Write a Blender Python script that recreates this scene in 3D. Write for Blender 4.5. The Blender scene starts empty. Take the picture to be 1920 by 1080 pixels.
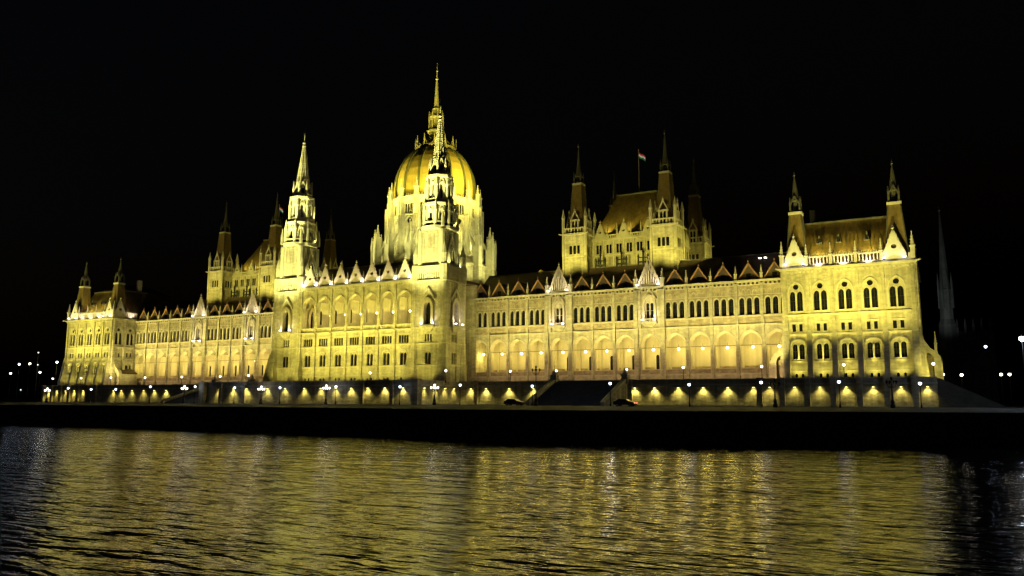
import bpy, math, random
from mathutils import Matrix, Vector
R = math.radians
random.seed(7)
sc = bpy.context.scene
COL = sc.collection

# ------------------------------------------------------------------ camera
CAM = dict(f=1492.99, cx=138.151, D=172.579, cz=7.0, yaw=0.49613, pitch=0.14001, roll=0.00272)
def cam_axes():
    y, p, r = CAM['yaw'], CAM['pitch'], CAM['roll']
    w = Vector((-math.sin(y)*math.cos(p), math.cos(y)*math.cos(p), math.sin(p)))
    rt = Vector((math.cos(y), math.sin(y), 0)); up = rt.cross(w)
    return math.cos(r)*rt + math.sin(r)*up, -math.sin(r)*rt + math.cos(r)*up, w
cd = bpy.data.cameras.new('camera'); cam = bpy.data.objects.new('camera', cd); COL.objects.link(cam)
cr, cu, cw = cam_axes()
cam.matrix_world = Matrix(((cr.x, cu.x, -cw.x, CAM['cx']), (cr.y, cu.y, -cw.y, -CAM['D']), (cr.z, cu.z, -cw.z, CAM['cz']), (0, 0, 0, 1)))
cd.sensor_width = 36.0; cd.lens = 36.0*CAM['f']/1920; cd.clip_start = 0.5; cd.clip_end = 9000
sc.camera = cam
def at(u, v, y):
    """the point of the vertical plane at depth y that the photograph shows at pixel (u, v)"""
    d = (u-960)/CAM['f']*cr - (v-540)/CAM['f']*cu + cw
    c = Vector((CAM['cx'], -CAM['D'], CAM['cz']))
    return c + d*((y-c.y)/d.y)

# ------------------------------------------------------------------ world, moonlight, exposure
wd = bpy.data.worlds.new('World'); sc.world = wd; wd.use_nodes = True
nt = wd.node_tree; nt.nodes.clear()
sky = nt.nodes.new('ShaderNodeTexSky'); sky.sky_type = 'NISHITA'; sky.sun_disc = False
sky.sun_elevation = R(-4); sky.sun_rotation = R(200)
bg = nt.nodes.new('ShaderNodeBackground'); bg.inputs[1].default_value = 0.03
ow = nt.nodes.new('ShaderNodeOutputWorld')
nt.links.new(sky.outputs[0], bg.inputs[0]); nt.links.new(bg.outputs[0], ow.inputs[0])
sc.view_settings.view_transform = 'Standard'; sc.view_settings.look = 'None'
sc.view_settings.exposure = 1.3; sc.view_settings.gamma = 1.0
sc.render.resolution_x = 1024; sc.render.resolution_y = 576
sc.cycles.use_denoising = True
sc.cycles.max_bounces = 5; sc.cycles.diffuse_bounces = 3; sc.cycles.glossy_bounces = 3
sc.cycles.sample_clamp_indirect = 6.0; sc.cycles.sample_clamp_direct = 12.0
sc.cycles.use_light_tree = True

YG = (1.0, .88, .14); YT = (1.0, .98, .28); OR = (1.0, .87, .22); AR = (1.0, .80, .14); WH = (1.0, .86, .66); CW = (.72, .84, 1.0); OG = (1.0, .66, .12)
def spot(loc, target, power, color, angle=100, blend=.5, radius=.3):
    l = bpy.data.lights.new('floodlight_beam', 'SPOT'); l.energy = power; l.color = color
    l.spot_size = R(angle); l.spot_blend = blend; l.shadow_soft_size = radius
    o = bpy.data.objects.new('floodlight_beam', l); COL.objects.link(o)
    o.location = loc; d = Vector(target)-Vector(loc)
    o.rotation_euler = d.to_track_quat('-Z', 'Y').to_euler(); return o
def point(loc, power, color, radius=.2, parent=None):
    l = bpy.data.lights.new('lamp_light', 'POINT'); l.energy = power; l.color = color; l.shadow_soft_size = radius
    o = bpy.data.objects.new('lamp_light', l); COL.objects.link(o); o.location = loc
    if parent: o.parent = parent
    return o

# ------------------------------------------------------------------ materials
def mat(name, base, rough=.8, var=.25, scale=.6, metal=0.0, bump=0.0, streak=0.0, course=0.0):
    m = bpy.data.materials.new(name); m.use_nodes = True; n = m.node_tree; b = n.nodes['Principled BSDF']
    b.inputs['Roughness'].default_value = rough; b.inputs['Metallic'].default_value = metal
    tc = n.nodes.new('ShaderNodeTexCoord')
    ns = n.nodes.new('ShaderNodeTexNoise'); ns.inputs['Scale'].default_value = scale; ns.inputs['Detail'].default_value = 6; ns.inputs['Roughness'].default_value = .65
    n.links.new(tc.outputs['Object'], ns.inputs['Vector'])
    rp = n.nodes.new('ShaderNodeValToRGB')
    rp.color_ramp.elements[0].position = .3; rp.color_ramp.elements[1].position = .7
    rp.color_ramp.elements[0].color = tuple(c*(1-var) for c in base)+(1,)
    rp.color_ramp.elements[1].color = tuple(min(1, c*(1+var)) for c in base)+(1,)
    n.links.new(ns.outputs[0], rp.inputs[0]); out = rp.outputs[0]
    def mul(fac_socket, lo, hi, out):
        mr = n.nodes.new('ShaderNodeMapRange'); mr.inputs[1].default_value = .35; mr.inputs[2].default_value = .7
        mr.inputs[3].default_value = lo; mr.inputs[4].default_value = hi
        n.links.new(fac_socket, mr.inputs[0])
        mx = n.nodes.new('ShaderNodeVectorMath'); mx.operation = 'SCALE'
        n.links.new(out, mx.inputs[0]); n.links.new(mr.outputs[0], mx.inputs['Scale']); return mx.outputs[0]
    if streak:
        mp = n.nodes.new('ShaderNodeMapping'); mp.inputs['Scale'].default_value = (1.3, 1.3, .09)
        n2 = n.nodes.new('ShaderNodeTexNoise'); n2.inputs['Scale'].default_value = 1.0; n2.inputs['Detail'].default_value = 4
        n.links.new(tc.outputs['Object'], mp.inputs[0]); n.links.new(mp.outputs[0], n2.inputs['Vector'])
        out = mul(n2.outputs[0], 1+streak*.4, 1-streak, out)
    if course:
        mp = n.nodes.new('ShaderNodeMapping'); mp.inputs['Scale'].default_value = (.9, .9, 2.2)
        n3 = n.nodes.new('ShaderNodeTexVoronoi'); n3.distance = 'CHEBYCHEV'; n3.inputs['Scale'].default_value = 1.0
        n.links.new(tc.outputs['Object'], mp.inputs[0]); n.links.new(mp.outputs[0], n3.inputs['Vector'])
        sp = n.nodes.new('ShaderNodeSeparateColor'); n.links.new(n3.outputs['Color'], sp.inputs[0])
        out = mul(sp.outputs[0], 1-course, 1+course, out)
    n.links.new(out, b.inputs['Base Color'])
    if bump:
        bp = n.nodes.new('ShaderNodeBump'); bp.inputs['Strength'].default_value = bump; bp.inputs['Distance'].default_value = .15
        n4 = n.nodes.new('ShaderNodeTexNoise'); n4.inputs['Scale'].default_value = 2.2; n4.inputs['Detail'].default_value = 5
        n.links.new(tc.outputs['Object'], n4.inputs['Vector']); n.links.new(n4.outputs[0], bp.inputs['Height']); n.links.new(bp.outputs[0], b.inputs['Normal'])
    return m
def emis(name, col, s):
    m = bpy.data.materials.new(name); m.use_nodes = True; b = m.node_tree.nodes['Principled BSDF']
    b.inputs['Base Color'].default_value = (*col, 1); b.inputs['Emission Color'].default_value = (*col, 1); b.inputs['Emission Strength'].default_value = s
    return m
STONE = mat('limestone', (.44, .40, .32), .85, .28, .45, bump=.25, streak=.28, course=.10)
TRIM = mat('limestone_trim', (.52, .48, .40), .8, .15, .8, bump=.15, streak=.15)
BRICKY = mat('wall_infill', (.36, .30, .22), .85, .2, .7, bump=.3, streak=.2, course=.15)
PLASTER = mat('gallery_plaster', (.55, .50, .40), .85, .10, .5, streak=.12)
SLATE = mat('roof_slate', (.075, .05, .04), .7, .3, 1.5, bump=.4)
TILE = mat('roof_tile', (.17, .115, .04), .6, .3, 1.2, bump=.4, streak=.3)
DOMEM = mat('dome_cladding', (.40, .29, .06), .75, .10, .35, streak=.18)
RIB = mat('dome_rib', (.10, .10, .045), .5, .2, 1.0)
GLASS = mat('dark_glazing', (.012, .012, .014), .12, .4, 1.0)
LEAD = mat('grey_lead', (.12, .115, .10), .5, .2, 1.0, metal=.3)
IRON = mat('dark_iron', (.015, .015, .016), .5, .2, 3.0, metal=.4)
WALLM = mat('embankment_stone', (.36, .32, .23), .9, .25, .35, bump=.5, streak=.4, course=.16)
CONC = mat('embankment_coping', (.42, .41, .37), .85, .15, 1.0, streak=.2)
STEP = mat('stair_stone', (.15, .15, .145), .9, .25, .6, bump=.3)
PINKM = mat('entrance_surround', (.50, .44, .37), .8, .1, 1.0)

# ------------------------------------------------------------------ mesh builder
MIR = Matrix.Diagonal((-1, 1, 1, 1))
class MB:
    def __init__(s, M=None): s.v = []; s.f = []; s.mi = []; s.ms = []; s.M = M or Matrix.Identity(4)
    def add(s, vs, fs, m):
        if m not in s.ms: s.ms.append(m)
        k = s.ms.index(m); n = len(s.v); fl = s.M.determinant() < 0
        s.v += [tuple(s.M @ Vector(v)) for v in vs]
        for f in fs:
            g = [n+i for i in f]; s.f.append(g[::-1] if fl else g); s.mi.append(k)
    def box(s, x0, x1, y0, y1, z0, z1, m):
        s.add([(x0,y0,z0),(x1,y0,z0),(x1,y1,z0),(x0,y1,z0),(x0,y0,z1),(x1,y0,z1),(x1,y1,z1),(x0,y1,z1)],
              [(0,3,2,1),(4,5,6,7),(0,1,5,4),(1,2,6,5),(2,3,7,6),(3,0,4,7)], m)
    def hexa(s, b, t, m):       # b, t: four corners counter-clockwise seen from above
        s.add(list(b)+list(t), [(0,3,2,1),(4,5,6,7),(0,1,5,4),(1,2,6,5),(2,3,7,6),(3,0,4,7)], m)
    def frus(s, x0, x1, y0, y1, z0, X0, X1, Y0, Y1, z1, m):
        s.hexa([(x0,y0,z0),(x1,y0,z0),(x1,y1,z0),(x0,y1,z0)], [(X0,Y0,z1),(X1,Y0,z1),(X1,Y1,z1),(X0,Y1,z1)], m)
    def prism(s, poly, y0, y1, m):   # poly in xz, counter-clockwise seen from -y
        n = len(poly); vs = [(x, y0, z) for x, z in poly]+[(x, y1, z) for x, z in poly]
        s.add(vs, [tuple(range(n)), tuple(range(2*n-1, n-1, -1))]+[(i, i+n, (i+1) % n+n, (i+1) % n) for i in range(n)], m)
    def lathe(s, cx, cy, prof, n, m, rot=0.0):
        vs = []; fs = []
        for r, z in prof:
            for i in range(n):
                a = rot+2*math.pi*i/n; vs.append((cx+r*math.cos(a), cy+r*math.sin(a), z))
        for k in range(len(prof)-1):
            for i in range(n):
                j = (i+1) % n; fs.append((k*n+i, k*n+j, (k+1)*n+j, (k+1)*n+i))
        fs.append(tuple(range(n-1, -1, -1))); fs.append(tuple((len(prof)-1)*n+i for i in range(n)))
        s.add(vs, fs, m)
    def bar(s, p, q, w, m, w2=None):
        p, q = Vector(p), Vector(q); d = (q-p).normalized(); u = d.cross(Vector((0, 0, 1)))
        if u.length < .01: u = Vector((1, 0, 0))
        u.normalize(); t = d.cross(u); a = w/2; b = (w2 or w)/2
        c = lambda o, r: [o-u*r-t*r, o+u*r-t*r, o+u*r+t*r, o-u*r+t*r]
        s.add([tuple(x) for x in c(p, a)+c(q, b)], [(0,1,2,3),(7,6,5,4),(0,4,5,1),(1,5,6,2),(2,6,7,3),(3,7,4,0)], m)
    def build(s, name, parent=None, loc=None, rot=0.0):
        me = bpy.data.meshes.new(name); me.from_pydata(s.v, [], s.f)
        for m in s.ms: me.materials.append(m)
        me.polygons.foreach_set('material_index', s.mi); me.update()
        o = bpy.data.objects.new(name, me); COL.objects.link(o)
        if parent: o.parent = parent
        if loc: o.location = loc
        o.rotation_euler.z = rot; return o
def dup(o, loc, rot=0.0, parent=None, scale=None):
    c = o.copy(); COL.objects.link(c); c.parent = parent if parent else o.parent
    c.location = loc; c.rotation_euler.z = rot
    if scale: c.scale = scale
    return c
def thing(name, label, cat, loc=(0, 0, 0), group=None):
    o = bpy.data.objects.new(name, None); COL.objects.link(o); o.location = loc; o['label'] = label; o['category'] = cat
    if group: o['group'] = group
    return o
def tag(o, label, cat, group=None):
    o['label'] = label; o['category'] = cat
    if group: o['group'] = group
    return o
def struct(o, kind='structure'): o['kind'] = kind; return o

def arc(a, h, n=10):
    """arch head over half width a, rise h: round when h<=a, pointed when higher"""
    out = []
    for i in range(n+1):
        t = -1+2*i/n; x = a*t
        if h <= a: z = h*math.sqrt(max(0, 1-t*t))
        else:
            r = (a*a+h*h)/(2*a); z = math.sqrt(max(0, r*r-(abs(x)+r-a)**2))
        out.append((x, z))
    return out
def cell(mb, x0, x1, z0, z1, m, holes=None, d=.45, n=8, y=0.0, mr=None):
    """a piece of wall face with arched holes (xc, a, zb, zs, h), each with its reveal"""
    if not holes: mb.add([(x0,y,z0),(x1,y,z0),(x1,y,z1),(x0,y,z1)], [(0,1,2,3)], m); return
    holes = sorted(holes); xs = [x0]+[(holes[i][0]+holes[i][1]+holes[i+1][0]-holes[i+1][1])/2 for i in range(len(holes)-1)]+[x1]
    for i, (xc, a, zb, zs, h) in enumerate(holes):
        L, Rr = xs[i], xs[i+1]; l, r = xc-a, xc+a
        q = lambda A, B, C, D: mb.add([(A,y,B),(C,y,B),(C,y,D),(A,y,D)], [(0,1,2,3)], m)
        q(L, z0, l, z1); q(r, z0, Rr, z1)
        if zb > z0+1e-4: q(l, z0, r, zb)
        top = [(xc+px, zs+pz) for px, pz in (arc(a, h, n) if h > 0 else [(-a, 0), (a, 0)])]
        for (ax, az), (bx, bz) in zip(top, top[1:]):
            mb.add([(ax,y,az),(bx,y,bz),(bx,y,z1),(ax,y,z1)], [(0,1,2,3)], m)
        out = [(l, zb)]+top+[(r, zb)]
        for k in range(len(out)):
            (ax, az), (bx, bz) = out[k], out[(k+1) % len(out)]
            mb.add([(ax,y,az),(ax,y+d,az),(bx,y+d,bz),(bx,y,bz)], [(0,1,2,3)], mr or m)
def rcell(mb, x0, x1, z0, z1, xc, zc, r, m, d=.45, y=0.0, n=12):
    """wall face with a round hole"""
    cs = [(xc+r*math.cos(2*math.pi*i/n), zc+r*math.sin(2*math.pi*i/n)) for i in range(n)]
    def outer(i):
        a = 2*math.pi*i/n; c, s_ = math.cos(a), math.sin(a)
        tx = ((x1-xc)/c if c > 1e-6 else (x0-xc)/c if c < -1e-6 else 1e9); tz = ((z1-zc)/s_ if s_ > 1e-6 else (z0-zc)/s_ if s_ < -1e-6 else 1e9)
        t = min(tx, tz); return (xc+c*t, zc+s_*t)
    os_ = [outer(i) for i in range(n)]
    corners = [(x1, z1), (x0, z1), (x0, z0), (x1, z0)]
    for i in range(n):
        j = (i+1) % n; poly = [cs[i], os_[i]]
        for k in corners:
            a = math.atan2(k[1]-zc, k[0]-xc) % (2*math.pi); a0 = 2*math.pi*i/n; a1 = 2*math.pi*(i+1)/n
            if a0+1e-4 < a < a1-1e-4: poly.append(k)
        poly += [os_[j], cs[j]]
        mb.add([(px, y, pz) for px, pz in poly], [tuple(range(len(poly)))], m)
        mb.add([(cs[i][0],y,cs[i][1]),(cs[j][0],y,cs[j][1]),(cs[j][0],y+d,cs[j][1]),(cs[i][0],y+d,cs[i][1])], [(3,2,1,0)], m)
def band(mb, xc, a, zs, h, w, y0, y1, m, n=10, legs=0.0):
    """moulding that follows an arch, from y0 (front) to y1"""
    i_ = arc(a, h, n); o_ = arc(a+w, h+w*(1 if h <= a else 1.25), n)
    if legs: i_ = [(-a, -legs)]+i_+[(a, -legs)]; o_ = [(-a-w, -legs)]+o_+[(a+w, -legs)]
    for k in range(len(i_)-1):
        p, q, r, s_ = i_[k], i_[k+1], o_[k+1], o_[k]
        pts = [(xc+p[0], zs+p[1]), (xc+q[0], zs+q[1]), (xc+r[0], zs+r[1]), (xc+s_[0], zs+s_[1])]
        vs = [(x, y0, z) for x, z in pts]+[(x, y1, z) for x, z in pts]
        mb.add(vs, [(0,1,2,3),(1,0,4,5),(3,2,6,7)], m)
def splay(mb, xc, a, h, a2, h2, zb, zs, y0, y1, m, n=12):
    o_ = [(-a, zb-zs)]+arc(a, h, n)+[(a, zb-zs)]; i_ = [(-a2, zb-zs)]+arc(a2, h2, n)+[(a2, zb-zs)]
    for k in range(len(o_)-1):
        mb.add([(xc+o_[k][0],y0,zs+o_[k][1]),(xc+i_[k][0],y1,zs+i_[k][1]),(xc+i_[k+1][0],y1,zs+i_[k+1][1]),(xc+o_[k+1][0],y0,zs+o_[k+1][1])], [(0,1,2,3)], m)
def window(name, lights, d=.34, frame=None, transom=True, circle=None, M=None):
    """glazing behind the holes of one window: pane, stone mullions and iron bars. lights: (x, a, zb, zs, h)"""
    mb = MB()
    for (x, a, zb, zs, h) in lights:
        pts = [(x-a, zb)]+[(x+p, zs+q) for p, q in (arc(a, h, 8) if h > 0 else [(-a, 0), (a, 0)])]+[(x+a, zb)]
        pts = pts[::-1]
        mb.add([(px, d, pz) for px, pz in pts], [tuple(range(len(pts)))], GLASS)
        hh = zs-zb
        if transom:
            mb.box(x-a, x+a, d-.12, d-.02, zb+hh*.62, zb+hh*.62+.08, frame or IRON)
            mb.box(x-.04, x+.04, d-.10, d-.03, zb, zs+h*.8, IRON)
        if frame is PINKM:
            mb.box(x-a, x-a+.09, d-.14, d-.02, zb, zs, frame); mb.box(x+a-.09, x+a, d-.14, d-.02, zb, zs, frame)
    if circle:
        x, z, r = circle
        mb.add([(x+r*math.cos(-2*math.pi*i/12), d, z+r*math.sin(-2*math.pi*i/12)) for i in range(12)], [tuple(range(12))][:1], GLASS)
        for k in range(0):
            a = math.pi*k/4+math.pi/8; mb.bar((x-r*math.cos(a), d-.08, z-r*math.sin(a)), (x+r*math.cos(a), d-.08, z+r*math.sin(a)), .08, frame or TRIM)
    return mb
def frame_at(x, y, ang=0.0, mirror=False):
    M = Matrix.Translation((x, y, 0)) @ Matrix.Rotation(ang, 4, 'Z')
    return (MIR @ M) if mirror else M
class Stock:
    """one mesh per kind of detail, copied to every place it is needed"""
    def __init__(s): s.d = {}
    def put(s, key, maker, parent, loc, rot=0.0, scale=None, name=None):
        if key not in s.d: s.d[key] = maker().build(name or key)
        else: s.d[key] = s.d[key].copy(); COL.objects.link(s.d[key])
        o = s.d[key]; o.parent = parent; o.location = loc; o.rotation_euler.z = rot; o.scale = scale or (1, 1, 1); return o
ST = Stock()
def place(key, maker, parent, M, x, y=0.0, z=0.0, scale=None, name=None):
    """put a stock part at local (x, y, z) of a facade frame M; its own front faces local -y"""
    p = M @ Vector((x, y, z)); fx = M.to_3x3() @ Vector((0, -1, 0)); a = math.atan2(fx.y, fx.x)+math.pi/2
    return ST.put(key, maker, parent, p, a, scale, name)
def pinnacle_mb(h=1.0, w=.5):
    mb = MB(); a = w/2
    mb.box(-a, a, -a, a, 0, .42*h, TRIM); mb.box(-a*1.35, a*1.35, -a*1.35, a*1.35, .42*h, .46*h, TRIM)
    mb.lathe(0, 0, [(a*1.1, .46*h), (a*.16, .93*h)], 4, TRIM, math.pi/4); mb.lathe(0, 0, [(a*.1, .92*h), (a*.4, .95*h), (a*.08, h)], 4, TRIM)
    for k in range(3):
        z = (.56+.11*k)*h; r = a*(1.15-.27*k); mb.box(-r, r, -.05, .05, z, z+.06, TRIM); mb.box(-.05, .05, -r, r, z, z+.06, TRIM)
    return mb
def pinn(parent, M, x, y, z, h, w=.55): return place(f'pinn{h}_{w}', lambda: pinnacle_mb(h, w), parent, M, x, y, z, name='pinnacle')

# ------------------------------------------------------------------ the building
PB = thing('parliament_building', 'long neo-gothic parliament building with ribbed golden dome, floodlit above the river', 'building')
G = 10.9
def section(name, label=None):
    o = bpy.data.objects.new(name, None); COL.objects.link(o); o.parent = PB
    if label: o['label'] = label
    return o

def balustrade(mb, x0, x1, y, z0, z1, m, pitch=.62, w=.26, dep=.3):
    mb.box(x0, x1, y, y+dep, z1-.28, z1, m); mb.box(x0, x1, y, y+dep, z0, z0+.22, m)
    n = max(1, int((x1-x0)/pitch)); p = (x1-x0)/n
    for i in range(n):
        xc = x0+p*(i+.5); mb.box(xc-w/2, xc+w/2, y+.05, y+dep-.05, z0+.22, z1-.28, m)
def dentils(mb, x0, x1, y0, y1, z0, z1, m, pitch=.8, w=.42):
    n = max(1, int((x1-x0)/pitch)); p = (x1-x0)/n
    for i in range(n):
        xc = x0+p*(i+.5); mb.box(xc-w/2, xc+w/2, y0, y1, z0, z1, m)

# ---- pavilions
S = 4.72; PX0 = 111.93-S/2
def pav_lights(kind):
    return {'main': [(-.70, .56, 25.45, 28.8, .78), (.70, .56, 25.45, 28.8, .78)],
            'small': [(-.66, .34, 21.2, 22.75, 0), (.66, .34, 21.2, 22.75, 0)],
            'low': [(-.66, .50, 15.5, 18.1, .5), (.66, .50, 15.5, 18.1, .5)],
            'base': [(-.62, .26, 11.75, 12.3, .26), (.62, .26, 11.75, 12.3, .26)]}[kind]
def pav_bay(mb, x, parent, M, wins=True, half=S/2):
    sh = lambda L: [(x+a, b, c, d, e) for a, b, c, d, e in L]
    x0, x1 = x-half, x+half
    cell(mb, x0, x1, G, 13.2, STONE, sh(pav_lights('base')), .4)
    cell(mb, x0, x1, 13.2, 15.2, STONE)
    cell(mb, x0, x1, 15.2, 20.6, STONE, sh(pav_lights('low')), .5)
    cell(mb, x0, x1, 20.6, 24.7, STONE, sh(pav_lights('small')), .4)
    cell(mb, x0, x1, 24.7, 29.75, STONE, sh(pav_lights('main')), .5)
    rcell(mb, x0, x1, 29.75, 31.3, x, 30.5, .58, STONE, .5)
    cell(mb, x0, x1, 31.3, 34.0, STONE)
    # mouldings
    band(mb, x, 1.42, 29.3, 2.1, .26, -.16, .0, TRIM, legs=3.9); mb.box(x-.16, x+.16, -.12, .2, 25.4, 29.5, TRIM)
    band(mb, x, 1.35, 18.3, 1.0, .3, -.18, 0, TRIM); mb.box(x-.16, x+.16, -.10, .2, 15.5, 18.3, TRIM)
    for (z, t, p) in ((24.75, .34, .34), (20.75, .32, .30), (15.15, .28, .10), (13.15, .22, .12)): mb.box(x0, x1, -p, 0, z-t, z, TRIM)
    mb.box(x-1.35, x+1.35, -.22, 0, 25.2, 25.42, TRIM); mb.box(x-1.2, x+1.2, -.16, 0, 22.95, 23.15, TRIM)
    if wins:
        for dx in (-.62, .62): place('pv_base', lambda: window('w', [(0, .26, 11.75, 12.3, .26)], transom=False), parent, M, x+dx, name='basement_window')
        for k, circ in (('main', (0, 30.5, .58)), ('small', None), ('low', None)):
            place('pv_'+k, lambda: window(k, pav_lights(k), circle=circ, transom=(k in ('main', 'low'))), parent, M, x, 0, 0,
                  name={'main': 'gothic_window', 'small': 'small_window', 'low': 'arched_window', 'base': 'basement_window'}[k])
def buttress(mb, x, w, m=STONE, top=20.6, d0=2.1, d1=.55, zc=33.8, dt=.32, wt=None):
    wt = wt or w*.62
    mb.frus(x-w/2, x+w/2, -d0, 0, G, x-w/2, x+w/2, -d0*.92, 0, 13.6, m)
    mb.frus(x-w/2, x+w/2, -d0*.86, 0, 13.6, x-w/2, x+w/2, -d1, 0, top, m)
    mb.frus(x-w/2, x+w/2, -d1, 0, top, x-wt/2, x+wt/2, -dt, 0, top+.8, TRIM)
    mb.box(x-wt/2, x+wt/2, -dt, 0, top+.8, zc, m)
def gable_mb(w=4.5, h=5.8, style='hole', m=None, thick=.5):
    """stone gable standing on the cornice; its own origin is the middle of its foot"""
    mb = MB(); m = m or TRIM; a = w/2
    if style == 'hole':
        z0 = 0; mb.box(-a, a, 0, thick, 0, h*.22, m)
        c = (0, h*.47); r = h*.09
        poly = [(-a, h*.22), (a, h*.22), (0, h)]
        # triangular face around a round opening
        n = 12; pts = [(r*math.cos(2*math.pi*i/n-math.pi/2), c[1]+r*math.sin(2*math.pi*i/n-math.pi/2)) for i in range(n)]
        def ray(dx, dz):
            best = 1e9
            for (p, q) in zip(poly, poly[1:]+poly[:1]):
                ex, ez = q[0]-p[0], q[1]-p[1]; den = dx*ez-dz*ex
                if abs(den) < 1e-9: continue
                t = ((p[0]-c[0])*ez-(p[1]-c[1])*ex)/den; s_ = ((p[0]-c[0])*dz-(p[1]-c[1])*dx)/den
                if t > 0 and -1e-6 <= s_ <= 1+1e-6: best = min(best, t)
            return (c[0]+dx*best, c[1]+dz*best)
        op = [ray(math.cos(2*math.pi*i/n-math.pi/2), math.sin(2*math.pi*i/n-math.pi/2)) for i in range(n)]
        ang = lambda p: math.atan2(p[1]-c[1], p[0]-c[0])
        for i in range(n):
            j = (i+1) % n; pl = [pts[i], op[i]]
            a0 = 2*math.pi*i/n-math.pi/2; a1 = a0+2*math.pi/n
            for k in poly:
                b = ang(k)
                while b < a0-1e-6: b += 2*math.pi
                if a0+1e-4 < b < a1-1e-4: pl.append(k)
            pl += [op[j], pts[j]]
            mb.add([(px, 0, pz) for px, pz in pl], [tuple(range(len(pl)))], m)
            mb.add([(pts[i][0],0,pts[i][1]),(pts[j][0],0,pts[j][1]),(pts[j][0],thick,pts[j][1]),(pts[i][0],thick,pts[i][1])], [(3,2,1,0)], m)
        mb.add([(x, thick, z) for x, z in poly[::-1]], [(0, 1, 2)], SLATE)
    elif style == 'lancets':
        # stepped lancet openings: built as strips between dark panes set back
        mb.prism([(-a, 0), (a, 0), (0, h)], .25, thick, SLATE)
        for i in range(-4, 5):
            x = i*a*.2; hh = h*(1-abs(x)/a)
            mb.box(x-.13, x+.13, 0, .25, 0, max(.3, hh-.3), m)
        for i in range(-4, 4):
            x = (i+.5)*a*.2; hh = h*(1-abs(x)/a)*.62
            if hh > 1: band(mb, x, a*.1-.13, hh, .5, .01, 0, .25, m, n=4)
            mb.prism([(x-a*.1, hh+.3), (x+a*.1, hh+.3), (x+a*.1, max(hh+.35, h*(1-abs(x+a*.1)/a)-.1)), (x-a*.1, max(hh+.35, h*(1-abs(x-a*.1)/a)-.1))], 0, .25, m)
            mb.box(x-a*.1, x+a*.1, 0, .25, 0, h*.10, m)
    for s_ in (-1, 1):
        L = math.hypot(a, h); mb.bar((s_*(a+.12), thick*.5, -.05), (0, thick*.5, h+.12), .42, m)
        for k in range(1, 6):
            t = k/6; mb.box(s_*(a*(1-t))-.12+s_*.2, s_*(a*(1-t))+.12+s_*.2, thick*.3, thick*.7, h*t, h*t+.42, m)
    mb.lathe(0, thick*.5, [(.12, h), (.1, h+.5), (.32, h+.7), (.1, h+.9), (.04, h+1.3)], 6, m)
    return mb
def corner_spire_mb():
    mb = MB(); mb.lathe(0, 0, [(2.95, 35.2), (1.6, 46.4)], 4, TILE, math.pi/4)
    for k in range(4):
        a = math.pi/4+k*math.pi/2; c, s_ = math.cos(a), math.sin(a); mb.bar((3.0*c, 3.0*s_, 35.2), (1.62*c, 1.62*s_, 46.4), .18, LEAD)
    mb.lathe(0, 0, [(1.95, 46.4), (1.95, 46.95)], 4, TRIM, math.pi/4); mb.lathe(0, 0, [(1.3, 46.95), (1.3, 47.3)], 4, LEAD, math.pi/4)
    for k in range(4):
        a = math.pi/4+k*math.pi/2; c, s_ = math.cos(a), math.sin(a)
        mb.box(1.35*c-.18, 1.35*c+.18, 1.35*s_-.18, 1.35*s_+.18, 46.9, 49.2, LEAD); mb.lathe(1.35*c, 1.35*s_, [(.22, 49.2), (.03, 50.4)], 4, LEAD)
        b = k*math.pi/2; c, s_ = math.cos(b), math.sin(b); t = (-s_, c)
        mb.bar((.98*c+.95*t[0], .98*s_+.95*t[1], 48.4), (.98*c, .98*s_, 50.6), .22, LEAD); mb.bar((.98*c-.95*t[0], .98*s_-.95*t[1], 48.4), (.98*c, .98*s_, 50.6), .22, LEAD)
    mb.lathe(0, 0, [(.45, 47.2), (.45, 49.4), (1.0, 49.5), (.62, 51.4), (.12, 55.0), (.26, 55.2), (.03, 56.1)], 8, LEAD)
    return mb
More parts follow.
